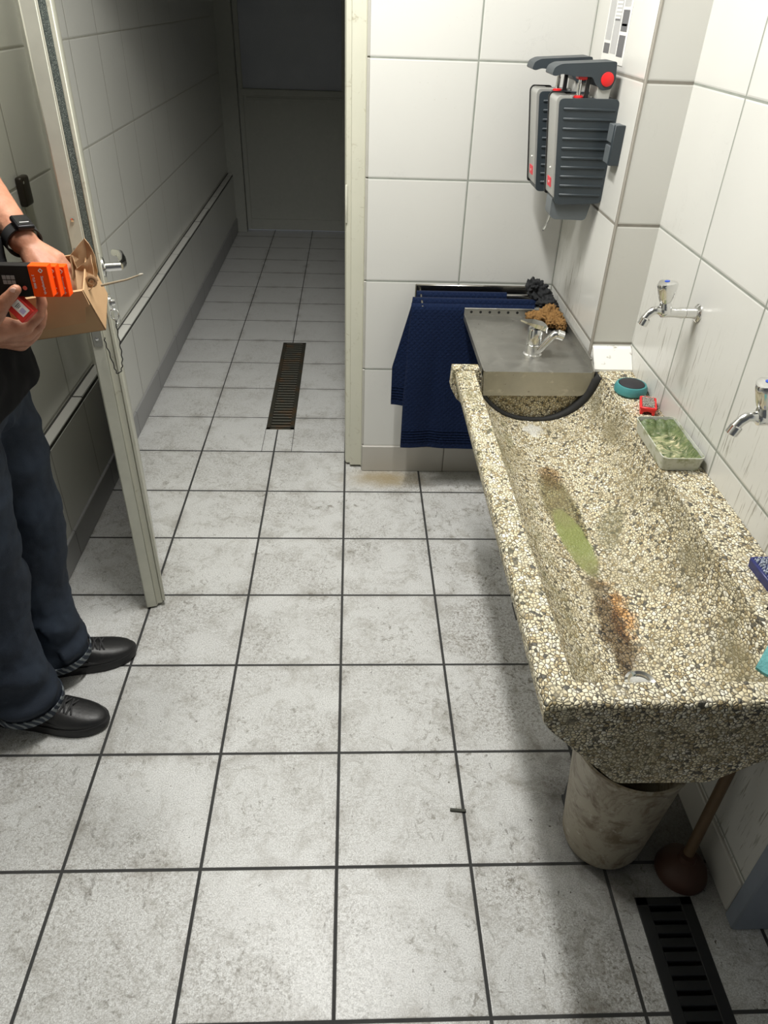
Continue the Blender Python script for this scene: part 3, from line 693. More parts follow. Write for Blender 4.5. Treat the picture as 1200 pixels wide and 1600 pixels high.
panel('dark_panel', 1.775, 1.828, 1.472, 1.496, M_g2); panel('dark_panel', 1.650, 1.703, 1.470, 1.518, M_g2); panel('dark_panel', 1.650, 1.703, 1.526, 1.573, M_g2)
panel('pale_bar', 1.655, 1.698, 1.538, 1.543, M_g1)
M_wp2 = plain('white_print', (0.85, 0.85, 0.83), 0.3); M_rp = plain('pale_red_print', (0.55, 0.25, 0.26), 0.3)
rng = random.Random(11)
for nm, m, zs in [('white_text', M_wp2, [1.552+0.0085*i]) for i in range(6)]+[('white_text', M_wp2, [1.640+0.0085*i]) for i in range(6)]+[('dark_text', M_g2, [z_]) for z_ in (1.548, 1.603, 1.610, 1.697)]+[('red_text', M_rp, [1.620]), ('red_text', M_rp, [1.627])]:
    b = MB()
    for z in zs:
        y = 1.763
        while y > 1.722:
            w = rng.uniform(0.004, 0.011); b.box((xp-0.0019, max(1.716, y-w), z), (xp-0.0015, y, z+0.0045)); y -= w+0.0022
    b.build(nm, m, sheet, smooth=False)
for y0 in (1.79, 1.665):
    for i in range(4):
        b = MB()
        for k in range(3): b.box((xp-0.0019, y0-0.012+k*0.011+rng.uniform(-.002, .002), 1.60+i*0.008), (xp-0.0015, y0-0.004+k*0.011, 1.6045+i*0.008))
        b.build('white_text', M_wp2, sheet, smooth=False)

# ---- towel rail with three towels
rail = thing('towel_rail', (0.45, YB, 0.745), 'chrome three-bar towel rail on the tiled wall, carrying the blue towels', 'towel rail')
M_dch = plain('tarnished_chrome', (0.30, 0.29, 0.26), 0.25, 1.0, var=0.4, scale=30)
b = MB(); b.box((0.246, YB-0.008, 0.690), (0.700, YB-0.0005, 0.768), 0.003, 1); b.build('back_plate', M_dch, rail)
BARS = ((1.912, 0.748), (1.866, 0.742), (1.820, 0.736))
for yb_, zb_ in BARS:
    b = MB(); b.tube([(0.262, yb_, zb_), (0.694, yb_, zb_)], 0.005, 12); b.build('bar', M_chrome, rail)
for x in (0.262, 0.692):
    b = MB(); b.obox((x, 1.885, 0.741), ((0, 1, 0.12), (1, 0, 0), (0, -0.12, 1)), (0.074, 0.003, 0.009), 0.001, 1); b.build('side_arm', M_dch, rail)
t_ = NT('navy_terry')
nn = t_.noise(700.0, 2.0); zig = t_.noise(180.0, 2.0)
c_ = t_.mix(nn, (0.003, 0.008, 0.030), (0.009, 0.021, 0.066))
zz_ = t_.xyz()[2]
px_ = t_.xyz(); dg_ = t_.ma('ABSOLUTE', t_.ma('SINE', t_.ma('MULTIPLY', t_.ma('ADD', px_[0], px_[2]), 170.0))); dh_ = t_.ma('ABSOLUTE', t_.ma('SINE', t_.ma('MULTIPLY', t_.ma('SUBTRACT', px_[0], px_[2]), 170.0)))
t_.bump(t_.ma('ADD', t_.ma('ADD', nn, zig), t_.ma('MULTIPLY', t_.ma('MINIMUM', dg_, dh_), 0.8)), 0.8, 0.003)
M_towel = t_.done(c_, 0.95, spec=0.1, Sheen_Weight=0.03, Sheen_Roughness=0.6)
def towel(label, yb_, zb_, x0, x1, zfront, zback, flare, lean, seed):
    o = thing('blue_towel', (0.45, yb_, zb_), label, 'towel', 'blue towels on the three-bar rail')
    r = 0.0085; Lf = zb_-zfront; Lk = zb_-zback; tot = Lf+Lk+pi*r
    b = MB(); th = 0.006
    def P(u, v, off):
        s = v*tot; rr = r+off
        wid = x1-x0
        if s < Lf:
            d = Lf-s; y = yb_-rr; z = zb_-d; k = d/Lf
        elif s < Lf+pi*r:
            a = (s-Lf)/r; y = yb_-rr*cos(a); z = zb_+rr*sin(a); k = 0
        else:
            d = s-Lf-pi*r; y = yb_+rr; z = zb_-d; k = d/max(Lk, 1e-3)*0.4
        x = x0+wid*u
        fl = flare*min(1, k*1.6)
        x += -fl*(1-u)+lean*k*(1-u)
        f = sin(u*15+seed)*0.006+sin(u*7+seed*2)*0.008
        if s < Lf: y += -abs(f)*min(1, k*2)*0.9-0.010*k
        return Vector((x, y, z+(0.004*sin(u*9+seed) if s < Lf else 0)*k))
    NU, NV = 44, 60
    g0 = b.grid(lambda u, v: P(u, v, th*0.5), NU, NV); g1 = b.grid(lambda u, v: P(u, v, -th*0.5), NU, NV)
    per = [(i, 0) for i in range(NU)]+[(NU-1, j) for j in range(1, NV)]+[(i, NV-1) for i in range(NU-2, -1, -1)]+[(0, j) for j in range(NV-2, 0, -1)]
    b.bridge([g0[i][j] for i, j in per], [g1[i][j] for i, j in per])
    tw = b.build('terry_cloth', M_towel, o, angle=80)
    b = MB()
    for i in range(5):
        z = zfront+0.028+i*0.011
        b.tube([P(u/29, (z-zfront)/tot, th*0.5+0.0012) for u in range(30)], 0.0016, 6)
    b.build('woven_border', M_towel, o)
    return o
towel('navy terry towel hanging on the frontmost bar, largest and longest', 1.820, 0.736, 0.225, 0.640, 0.205, 0.42, 0.012, -0.004, 0.4)
towel('navy terry towel on the middle bar, its free corner showing past the front towel', 1.866, 0.742, 0.232, 0.655, 0.355, 0.45, 0.062, 0.0, 1.9)
towel('navy terry towel on the bar closest to the wall, only its top fold showing', 1.912, 0.748, 0.248, 0.560, 0.46, 0.50, 0.0, 0.0, 3.1)

# ---- crumpled rag and loofah sponge
def lump(pts, voxel, amp, freq, seed, it=2):
    b = MB()
    for c, r, sc in pts: b.ball(c, r, 3, sc)
    def fn(co, n):
        q = co*freq+Vector((seed, seed*1.7, 0)); v = noise.turbulence(q, 3, True)
        rid = abs(noise.noise(q*0.55))
        return co+n*(amp*(v-0.6)-amp*1.4*(0.25-min(rid, 0.25))*2)
    return remesh(b, voxel, it, fn)
b = lump([((0.655, 1.885, 0.780), 0.040, (1.05, 0.8, 0.95)), ((0.678, 1.865, 0.757), 0.038, (1.05, 0.9, 0.85)), ((0.685, 1.838, 0.750), 0.033, (1, 1.1, .85)), ((0.640, 1.90, 0.797), 0.026, (1, .7, 1)), ((0.698, 1.825, 0.738), 0.026, (0.7, 1.2, 1.3)), ((0.700, 1.795, 0.762), 0.020, (0.8, 1.2, 0.9))], 0.0032, 0.017, 52, 2.0, 1)
tag(b.build('crumpled_rag', plain('black_cotton', (0.012, 0.013, 0.015), 0.85, bumpv=0.4, bscale=500), loc=(0.675, 1.87, 0.75), angle=80), 'crumpled black rag stuffed over the right end of the towel rail', 'rag')
b = lump([((0.622, 1.735, 0.739), 0.026, (1.25, 1.1, .85)), ((0.660, 1.735, 0.744), 0.031, (1.2, 1.15, .85)), ((0.688, 1.715, 0.744), 0.031, (.9, 1.3, .85)), ((0.697, 1.665, 0.740), 0.025, (.8, 1.1, .85)), ((0.680, 1.76, 0.752), 0.028, (1, 1, .9)), ((0.672, 1.690, 0.738), 0.025, (1, 1, .8))], 0.003, 0.010, 95, 5.0, 1)
t_ = NT('loofah'); c_ = t_.mix(t_.noise(120.0, 4.0, 0.7), (0.10, 0.045, 0.012), (0.40, 0.22, 0.07)); t_.bump(t_.noise(170.0, 4.0), 1.0, 0.006)
tag(b.build('loofah_sponge', t_.done(c_, 0.95), loc=(0.67, 1.74, 0.74), angle=80), 'brown fibrous sponge behind the mixer tap on the steel drainer', 'sponge')

# ================================================================== THINGS ON THE TROUGH SHELF
tin = thing('soap_tin', (0.792, 1.243, SZ), 'round turquoise soap tub with a black top on the trough shelf', 'tub')
M_turq = plain('turquoise_plastic', (0.055, 0.24, 0.25), 0.45, bumpv=0.1, bscale=90)
b = MB(); b.lathe([(0.038, 0.0005), (0.044, 0.006), (0.0445, 0.018), (0.040, 0.027), (0.036, 0.028), (0.034, 0.024), (0.0, 0.024)], (0.794, 1.243, SZ), n=40); b.build('tub', M_turq, tin)
b = MB(); b.lathe([(0.0345, 0.024), (0.034, 0.0285), (0.030, 0.0305), (0.0, 0.031)], (0.794, 1.243, SZ), n=36); b.build('paste', plain('black_paste', (0.018, 0.017, 0.022), 0.6, bumpv=0.3, bscale=120), tin)

def nail_brush(name, c, ang, L, Wd, mcol, mtop, label, arch=True, group='nail brushes'):
    c = Vector(c); t = thing(name, c, label, 'brush', group)
    R = Matrix.Rotation(ang, 4, 'Z'); M = Matrix.Translation(c) @ R
    b = MB()
    poly = [(-Wd/2, 0), (-Wd/2, 0.016), (Wd/2, 0.016), (Wd/2, 0), (Wd*0.34, 0), (Wd*0.26, 0.007), (0, 0.0095), (-Wd*0.26, 0.007), (-Wd*0.34, 0)] if arch else [(-Wd/2, 0), (-Wd/2-0.002, 0.019), (Wd/2+0.002, 0.019), (Wd/2, 0)]
    vs = b.prism(poly, 1, -L/2, L/2)
    for s in (-1, 1): vs += b.box((s*Wd/2-0.003, -L/2, 0.014), (s*Wd/2+0.003, L/2, 0.021), 0.0015, 1)
    for s in (-1, 1): vs += b.box((-Wd/2, s*L/2-0.003, 0.014), (Wd/2, s*L/2+0.003, 0.021), 0.0015, 1)
    for v in b.bm.verts: v.co = M @ v.co
    b.build('handle_block', mcol, t)
    b = MB(); rg = random.Random(5)
    nx, ny = 9, 15
    for i in range(nx):
        for j in range(ny):
            x = -Wd/2+0.005+(Wd-0.010)*i/(nx-1); y = -L/2+0.005+(L-0.010)*j/(ny-1)
            p = Vector((x, y, 0.014)); q = p+Vector((rg.uniform(-.002, .002), rg.uniform(-.002, .002), rg.uniform(0.008, 0.0115)))
            b.tube([M @ p, M @ q], [0.0018, 0.0015], 5)
    b.build('bristles', mtop, t, smooth=False)
    return t
M_brist = plain('grey_bristles', (0.40, 0.37, 0.33), 0.45)
M_brist2 = plain('pale_blue_bristles', (0.45, 0.50, 0.58), 0.45)
nail_brush('nail_brush', (0.808, 1.142, SZ+0.001), -0.30, 0.066, 0.037, M_red, M_brist, 'small red nail brush with worn grey bristles beside the turquoise tub')
nail_brush('nail_brush', (0.817, 0.452, SZ+0.001), 0.05, 0.085, 0.048, plain('dark_blue_plastic', (0.022, 0.028, 0.14), 0.35), M_brist2, 'dark blue nail brush with pale bristles on the trough shelf at the photo edge', arch=False)

dish = thing('soap_dish', (0.788, 0.935, SZ), 'rectangular clear plastic dish full of slimy green soap residue by the wall', 'dish')
t_ = NT('cloudy_plastic'); M_cloud = t_.done(t_.mix(t_.mr(t_.noise(38.0, 5.0, 0.7), 0.5, 0.66), (0.60, 0.62, 0.55), (0.25, 0.28, 0.13)), 0.3, Transmission_Weight=0.15)
def rr_ring(x0, x1, y0, y1, z, r, n=5):
    out = []
    for cx, cy, a0 in ((x1-r, y1-r, 0), (x0+r, y1-r, pi/2), (x0+r, y0+r, pi), (x1-r, y0+r, 1.5*pi)):
        for k in range(n+1):
            a = a0+pi/2*k/n; out.append(Vector((cx+r*cos(a), cy+r*sin(a), z)))
    return out
X0, X1, YA, YZ = 0.736, 0.836, 0.832, 1.036
b = MB()
b.loft([rr_ring(X0+0.006, X1-0.004, YA+0.006, YZ-0.006, SZ+0.001, 0.012), rr_ring(X0, X1, YA, YZ, SZ+0.036, 0.014), rr_ring(X0+0.002, X1-0.002, YA+0.002, YZ-0.002, SZ+0.0365, 0.013), rr_ring(X0+0.009, X1-0.007, YA+0.009, YZ-0.009, SZ+0.005, 0.011)])
b.build('dish', M_cloud, dish)
t_ = NT('green_slime'); nz = t_.noise(34.0, 6.0, 0.7, dist=1.5)
c_ = t_.mix(t_.mr(nz, 0.38, 0.62), (0.045, 0.075, 0.022), (0.30, 0.33, 0.17))
c_ = t_.mix(t_.mr(t_.noise(1.0, 4.0, 0.6, vec=t_.vscale(t_.pos(), (40, 110, 60)), dist=1.0), 0.50, 0.62), c_, (0.66, 0.60, 0.38))
edge_ = t_.ma('MAXIMUM', t_.mr(t_.xyz()[1], 0.975, 1.0, 0.0, 0.9), t_.mr(t_.xyz()[0], 0.812, 0.824, 0.0, 0.8)); c_ = t_.mix(edge_, c_, t_.mix(nz, (0.03, 0.06, 0.015), (0.16, 0.22, 0.08)))
t_.bump(nz, 0.8, 0.006); M_slime = t_.done(c_, 0.25)
b = MB()
b.grid(lambda u, v: Vector((X0+0.007+(X1-X0-0.013)*u, YA+0.008+(YZ-YA-0.016)*v, SZ+min(0.033, 0.009+0.006*noise.noise(Vector((u*5, v*9, 1)))+0.034*max(0, v-0.80)/0.2*(0.75+0.25*noise.noise(Vector((u*7, v*7, 4))))+0.024*max(0, u-0.82)/0.18))), 26, 44)
b.build('soap_residue', M_slime, dish)

t_ = NT('teal_cloth'); c_ = t_.mix(t_.noise(60.0, 4.0), (0.07, 0.27, 0.28), (0.16, 0.42, 0.42)); t_.bump(t_.noise(260.0, 3.0), 0.8, 0.003); M_teal = t_.done(c_, 0.85)
b = MB()
def clothP(u, v, h):
    # diamond lying over the near corner of the shelf
    x = 0.690+0.146*(u*0.55+v*0.5); y = 0.238+0.10*(u-0.0)*0.9-0.085*v
    y = min(max(y, 0.163), 0.37)
    zz = max(trough_in(min(x, 0.84), y), SZ-0.012)
    return Vector((x, y, zz+0.003+h+0.005*(noise.noise(Vector((u*4, v*4, 2)))+0.6)))
g0 = b.grid(lambda u, v: clothP(u, v, 0.005), 26, 26); g1 = b.grid(lambda u, v: clothP(u, v, 0), 26, 26)
per = [(i, 0) for i in range(26)]+[(25, j) for j in range(1, 26)]+[(i, 25) for i in range(24, -1, -1)]+[(0, j) for j in range(24, 0, -1)]
b.bridge([g0[i][j] for i, j in per], [g1[i][j] for i, j in per])
tag(b.build('cleaning_cloth', M_teal, loc=(0.76, 0.25, SZ), angle=80), 'folded teal cleaning cloth on the near corner of the trough', 'cloth')
b = MB(); c0 = Vector((0.788, 0.372, SZ+0.0035))
b.loft([[c0+Vector((x, w*s, z)) for s, z in ((-1, -0.002), (1, -0.002), (0.8, 0.003), (-0.8, 0.003))] for x, w in ((-0.018, 0.001), (-0.008, 0.005), (0.006, 0.007), (0.016, 0.004))])
tag(b.build('soap_scrap', plain('dark_grey_scrap', (0.03, 0.032, 0.03), 0.6), loc=c0), 'small dark scrap lying on the shelf below the blue nail brush', 'scrap')

# ================================================================== FLOOR THINGS
bc = Vector((0.610, 0.362, 0))
t_ = NT('grimy_bucket')
zz_ = t_.xyz()[2]
c_ = t_.mix(t_.noise(9.0, 5.0, 0.6), (0.24, 0.21, 0.155), (0.40, 0.36, 0.28))
c_ = t_.mix(t_.mr(t_.noise(11.0, 7.0, 0.75, dist=1.6), 0.47, 0.62, 0.0, 0.85), c_, (0.10, 0.065, 0.03))
c_ = t_.mix(t_.mr(t_.noise(50.0, 3.0), 0.62, 0.7, 0.0, 0.5), c_, (0.5, 0.48, 0.42)); M_bucket = t_.done(c_, 0.5)
b = MB(); b.lathe([(0.0, 0.004), (0.070, 0.004), (0.083, 0.010), (0.090, 0.030), (0.116, 0.335), (0.120, 0.340), (0.121, 0.350), (0.116, 0.352), (0.112, 0.345), (0.086, 0.035), (0.0, 0.02)], bc, n=48)
tag(b.build('bucket', M_bucket, loc=bc), 'grimy grey bucket standing under the drain of the trough', 'bucket')
pl = thing('plunger', (0.770, 0.275, 0), 'brown rubber plunger with a wooden handle beside the bucket', 'plunger')
b = MB(); b.lathe([(0.056, 0.001), (0.057, 0.010), (0.050, 0.030), (0.034, 0.046), (0.020, 0.052), (0.018, 0.066), (0.0, 0.067)], (0.770, 0.278, 0), (0.04, 0.03, 1), 36); b.build('rubber_cup', plain('brown_rubber', (0.055, 0.022, 0.012), 0.6), pl)
b = MB(); b.tube([(0.772, 0.281, 0.05), (0.834, 0.352, 0.46), (0.8342, 0.3522, 0.463)], [0.0115, 0.0115, 0.008], 16); b.build('handle', plain('worn_wood', (0.12, 0.072, 0.033), 0.6, var=0.25, scale=30), pl)

M_iron = plain('cast_iron', (0.020, 0.021, 0.022), 0.55, 0.3, bumpv=0.3, bscale=150)
def grate(name, x0, x1, y0, y1, pitch, barw, margin, zt, mat, label):
    g = thing(name, ((x0+x1)/2, (y0+y1)/2, 0), label, 'drain grate', 'floor drain grates')
    b = MB()
    b.box((x0, y0, zt-0.012), (x0+margin, y1, zt), 0.0015, 1); b.box((x1-margin, y0, zt-0.012), (x1, y1, zt), 0.0015, 1)
    b.box((x0, y0, zt-0.012), (x1, y0+0.018, zt), 0.0015, 1); b.box((x0, y1-0.018, zt-0.012), (x1, y1, zt), 0.0015, 1)
    b.build('grate_frame', mat, g, smooth=False)
    y = y1-0.018-pitch*0.8
    n = 0
    b = MB()
    while y > y0+0.018:
        b.box((x0+margin-0.001, y-barw/2, zt-0.011), (x1-margin+0.001, y+barw/2, zt-0.0008), 0.0015, 1); y -= pitch
    b.build('grate_bars', mat, g, smooth=False)
    return g
grate('drain_grate', 0.6485, 0.7715, -0.6195, 0.2215, 0.0268, 0.0180, 0.026, 0.002, M_iron, 'black cast iron floor grate with wide slots beside the plunger')
t_ = NT('rusty_grate'); c_ = t_.mix(t_.mr(t_.noise(14.0, 4.0), 0.5, 0.7), (0.060, 0.058, 0.045), (0.10, 0.06, 0.03)); M_rg = t_.done(c_, 0.5, 0.4)
grate('drain_grate', -0.3515, -0.2275, 2.2905, 3.2745, 0.0275, 0.0125, 0.019, 0.001, M_rg, 'long narrow bronze-coloured floor grate in the dark corridor')
tw = at(717, 1267, 2, 0.003)
b = MB(); b.obox(tw+Vector((-0.006, 0.002, 0)), ((1, -0.12, 0), (0.12, 1, 0), (0, 0, 1)), (0.015, 0.0035, 0.0025), 0.0008, 1); b.obox(tw+Vector((0.012, 0.0, 0)), ((1, 0.05, 0), (-0.05, 1, 0), (0, 0, 1)), (0.005, 0.0035, 0.0028), 0.0008, 1); b.obox(tw+Vector((0.004, 0.001, 0)), ((1, -0.1, 0), (0.1, 1, 0), (0, 0, 1)), (0.006, 0.0018, 0.0018))
tag(b.build('floor_scrap', plain('dark_olive_scrap', (0.05, 0.052, 0.04), 0.7), loc=tw), 'small dark scrap lying across a floor joint left of the bucket', 'scrap')

# ---- things on the left wall and the open door
sw = at(32, 298, 0, XL_UP)
stop = thing('wall_hook_box', (XL_UP, sw.y, sw.z), 'dark bronze rounded box fixed to the tiles behind the forearm', 'wall box')
b = MB(); b.box((XL_UP+0.0003, sw.y-0.028, sw.z-0.040), (XL_UP+0.022, sw.y+0.028, sw.z+0.040), 0.007, 3); b.build('cover', plain('dark_bronze', (0.030, 0.024, 0.016), 0.4, 0.3), stop)
b = MB(); b.ball((XL_UP+0.022, sw.y-0.018, sw.z+0.026), 0.004, 2, (.4, 1, 1)); b.build('screw', M_chrome, stop)
YK = 1.122
key = thing('key_on_cord', at(179, 498, 1, YK), 'key with a dark twisted cord hanging from the open door', 'key')
b = MB(); c0 = at(179, 492, 1, YK); b.tube([c0+Vector((0.010*cos(a), 0.002*sin(2*a), 0.013*sin(a))) for a in [2*pi*i/20 for i in range(21)]], 0.0015, 6); c0 = at(183, 500, 1, YK); b.tube([c0+Vector((0.006*cos(a), 0.001, 0.009*sin(a))) for a in [2*pi*i/20 for i in range(21)]], 0.0012, 6); b.build('key_ring', M_chrome, key)
b = MB(); path = [(181, 502), (184, 520), (188, 540), (191, 558), (191, 572), (189, 581), (183, 584), (179, 575), (171, 552), (164, 534), (163, 526)]
P_ = [at(x, y, 1, YK) for x, y in path]; fine = []
for i in range(len(P_)-1):
    for k in range(6): fine.append(P_[i].lerp(P_[i+1], k/6))
b.tube([p+Vector((0.0012*cos(i*1.3), 0.0012*sin(i*1.3), 0)) for i, p in enumerate(fine)], 0.0013, 6); b.build('cord', plain('black_cord', (0.02, 0.02, 0.02), 0.8), key)

# ================================================================== PERSON
M_skin_t = NT('skin'); n1 = M_skin_t.noise(28.0, 4.0, 0.6); n2 = M_skin_t.noise(240.0, 2.0)
c_ = M_skin_t.mix(M_skin_t.mr(n1, 0.3, 0.7), (0.36, 0.155, 0.092), (0.50, 0.25, 0.16))
M_skin_t.bump(M_skin_t.ma('ADD', n2, M_skin_t.ma('MULTIPLY', n1, 1.5)), 0.25, 0.002)
M_skin = M_skin_t.done(c_, 0.5, spec=0.35, Subsurface_Weight=0.08, Subsurface_Radius=(0.010, 0.004, 0.002))
person = thing('person', (-0.79, 0.82, 0), 'person in black t-shirt, dark jeans and black shoes holding small boxes by the door', 'person')
# joints
LW, LE, LS = at(37, 377, 1, 0.96), Vector((-0.815, 1.175, 1.275)), Vector((-0.80, 1.015, 1.43))
RW, RE, RS = at(-38, 518, 1, 0.757), Vector((-0.715, 0.565, 1.125)), Vector((-0.80, 0.645, 1.43))
b = MB()
# trunk, neck and head
capsule(b, (-0.785, 0.755, 0.93), 0.115, (-0.785, 0.895, 0.93), 0.115)
capsule(b, (-0.790, 0.76, 1.06), 0.105, (-0.790, 0.89, 1.06), 0.105); capsule(b, (-0.785, 0.755, 0.93), 0.115, (-0.79, 0.76, 1.06), 0.105); capsule(b, (-0.785, 0.895, 0.93), 0.115, (-0.79, 0.89, 1.06), 0.105)
capsule(b, (-0.80, 0.74, 1.29), 0.108, (-0.80, 0.91, 1.29), 0.108); capsule(b, (-0.79, 0.76, 1.06), 0.105, (-0.80, 0.74, 1.29), 0.108); capsule(b, (-0.79, 0.89, 1.06), 0.105, (-0.80, 0.91, 1.29), 0.108)
capsule(b, (-0.80, 0.74, 1.29), 0.108, (-0.80, 0.76, 1.40), 0.075); capsule(b, (-0.80, 0.91, 1.29), 0.108, (-0.80, 0.89, 1.40), 0.075)
chain(b, [RS, (-0.805, 0.75, 1.455), (-0.80, 0.825, 1.475), (-0.805, 0.90, 1.455), LS], [0.056, 0.055, 0.058, 0.055, 0.056])
chain(b, [(-0.80, 0.825, 1.46), (-0.785, 0.825, 1.545)], [0.060, 0.055])
hd = Vector((-0.765, 0.825, 1.655)); dwn = Matrix.Rotation(radians(22), 3, 'Y')
H = lambda x, y, z: hd+dwn @ Vector((x, y, z))
b.ball(hd+dwn @ Vector((-0.012, 0, 0.022)), 0.092, 3, (1.05, 0.84, 1.06)); b.ball(H(0.026, 0, -0.052), 0.062, 3, (1.0, 0.92, 1.0)); b.ball(H(0.040, 0, -0.095), 0.034, 2, (1, 1.15, .8))
chain(b, [H(0.083, 0, 0.012), H(0.092, 0, -0.010), H(0.101, 0, -0.030)], [0.008, 0.0095, 0.0115]); b.ball(H(0.092, 0.011, -0.033), 0.008, 2); b.ball(H(0.092, -0.011, -0.033), 0.008, 2)
for s in (-1, 1):
    capsule(b, H(0.080, s*0.016, 0.026), 0.0075, H(0.072, s*0.046, 0.028), 0.0070)
    b.ball(H(0.062, s*0.032, 0.006), 0.0165, 2); b.ball(H(0.050, s*0.040, -0.026), 0.026, 2)
chain(b, [H(0.077, -0.022, -0.061), H(0.087, 0.0, -0.059), H(0.077, 0.022, -0.061)], [0.004, 0.0055, 0.004]); chain(b, [H(0.075, -0.020, -0.070), H(0.085, 0.0, -0.071), H(0.075, 0.020, -0.070)], [0.0045, 0.0065, 0.0045])
for s in (-1, 1): b.ball(H(-0.008, s*0.078, -0.012), 0.030, 2, (0.62, 0.30, 1.0))
# legs
chain(b, [(-0.79, 0.745, 0.90), (-0.795, 0.728, 0.49), (-0.815, 0.715, 0.09)], [0.088, 0.054, 0.040]); chain(b, [(-0.79, 0.905, 0.90), (-0.768, 0.905, 0.50), (-0.785, 0.885, 0.09)], [0.088, 0.054, 0.040])
chain(b, [(-0.825, 0.716, 0.055), (-0.68, 0.702, 0.034)], [0.026, 0.012]); chain(b, [(-0.80, 0.888, 0.055), (-0.68, 0.926, 0.034)], [0.026, 0.012])
# arms
chain(b, [LS, LS.lerp(LE, 0.5), LE, LE.lerp(LW, 0.35), LW], [0.052, 0.047, 0.042, 0.043, 0.0285], 3)
chain(b, [RS, RS.lerp(RE, 0.5), RE, RE.lerp(RW, 0.35), RW], [0.052, 0.047, 0.042, 0.043, 0.030], 3)
# left hand: back of the hand up, fingers going down into the carton
LKN = [at(92, 403, 1, 0.965), at(86, 412, 1, 0.945), at(80, 421, 1, 0.928), at(73, 430, 1, 0.912)]
for k, q in enumerate(LKN):
    capsule(b, LW.lerp(q, 0.12)+Vector((0, 0, -0.004)), 0.021, q, 0.0135, 2)
    d = [Vector((0.018, -0.004, -0.022)), Vector((0.019, -0.004, -0.024)), Vector((0.017, -0.004, -0.024)), Vector((0.013, -0.004, -0.022))][k]*1.0
    e = Vector((0.006, -0.002, -0.026))
    chain(b, [q, q+d, q+d+e, q+d+e+Vector((0.0, 0, -0.018))], [0.0118, 0.0098, 0.0090, 0.0080], 2)
chain(b, [LW.lerp(LKN[3], 0.25)+Vector((0, -0.008, -0.012)), LKN[3]+Vector((-0.004, -0.018, -0.016)), LKN[3]+Vector((0.012, -0.020, -0.040)), LKN[3]+Vector((0.020, -0.016, -0.062))], [0.017, 0.0125, 0.0110, 0.0095], 2)
# right hand: palm up under the small boxes, thumb in front, fingers curled up behind them
RKN = [at(40, 512, 1, 0.800), at(43, 523, 1, 0.822), at(40, 533, 1, 0.844), at(33, 540, 1, 0.862)]
for k, q in enumerate(RKN): capsule(b, RW.lerp(q, 0.10), 0.024, q, 0.0150-0.001*k, 2)
capsule(b, RW.lerp(RKN[0], 0.3)+Vector((0, -0.010, 0.004)), 0.027, RKN[0]+Vector((-0.028, -0.012, 0.004)), 0.021, 2)
fp = [[(62, 492, 0.808), (66, 474, 0.8145), (62, 458, 0.8150)], [(62, 508, 0.828), (67, 489, 0.832), (63, 472, 0.832)], [(57, 520, 0.848), (63, 505, 0.850), (60, 490, 0.850)], [(47, 530, 0.864), (54, 518, 0.866), (53, 506, 0.866)]]
for k in range(4):
    pts = [RKN[k]]+[at(x, y, 1, Y) for x, y, Y in fp[k]]
    chain(b, pts, [0.0125, 0.0105, 0.0095, 0.0082], 2)
chain(b, [at(-28, 512, 1, 0.775), at(-6, 490, 1, 0.742), at(9, 470, 1, 0.728), at(25, 452, 1, 0.7285)], [0.022, 0.0160, 0.0122, 0.0098], 3)
def skinfn(co, n):
    return co+n*(0.0006*noise.noise(co*90)+0.0008*noise.noise(co*35))
body = remesh(b, 0.0036, 5, skinfn).build('body', M_skin, person, angle=180)
# thumb nail
b = MB(); q = at(24, 449.5, 1, 0.7205)
nd = (at(25, 452, 1, 0.7285)-at(9, 470, 1, 0.728)).normalized(); nf = (CAM-q).normalized(); nf = (nf-nd*nf.dot(nd)).normalized()
M_nail = plain('fingernail', (0.62, 0.38, 0.31), 0.3)
for i in (0,):
    M4 = Matrix((nd, nf.cross(nd), nf)).transposed().to_4x4(); M4.translation = at(23, 453, 1, 0.7285)+nf*0.0072
    r = bmesh.ops.create_uvsphere(b.bm, u_segments=16, v_segments=8, radius=1.0)['verts']
    for v in r: v.co = M4 @ Vector((v.co.x*0.0078, v.co.y*0.0064, v.co.z*0.0022))
b.build('fingernail', M_nail, person)
# eyes, hair
b = MB()
M_eye = plain('eye_white', (0.7, 0.68, 0.65), 0.2); M_iris = plain('brown_iris', (0.04, 0.02, 0.01), 0.2)
for s in (-1, 1):
    b = MB(); b.ball(H(0.0685, s*0.032, 0.005), 0.0112, 2, (1, 1.15, 0.62)); ey = b.build('eye', M_eye, person)
    b = MB(); b.ball(H(0.0788, s*0.031, 0.004), 0.0046, 2, (0.45, 1, 1)); b.build('iris', M_iris, ey)
b = MB(); b.ball(H(-0.020, 0, 0.036), 0.096, 3, (1.02, 0.88, 1.0)); b.ball(H(-0.045, 0, -0.01), 0.075, 3, (0.75, 0.95, 1.05))
for v in list(b.bm.verts):
    l = dwn.inverted() @ (v.co-hd)
    if l.x > 0.055 and l.z < 0.075: v.co += dwn @ Vector((-0.03, 0, 0))
b = remesh(b, 0.005, 3, lambda co, n: co+n*0.004*noise.noise(co*Vector((60, 60, 25))))
b.build('hair', plain('short_dark_hair', (0.05, 0.035, 0.022), 0.7, bumpv=0.6, bscale=400), person)
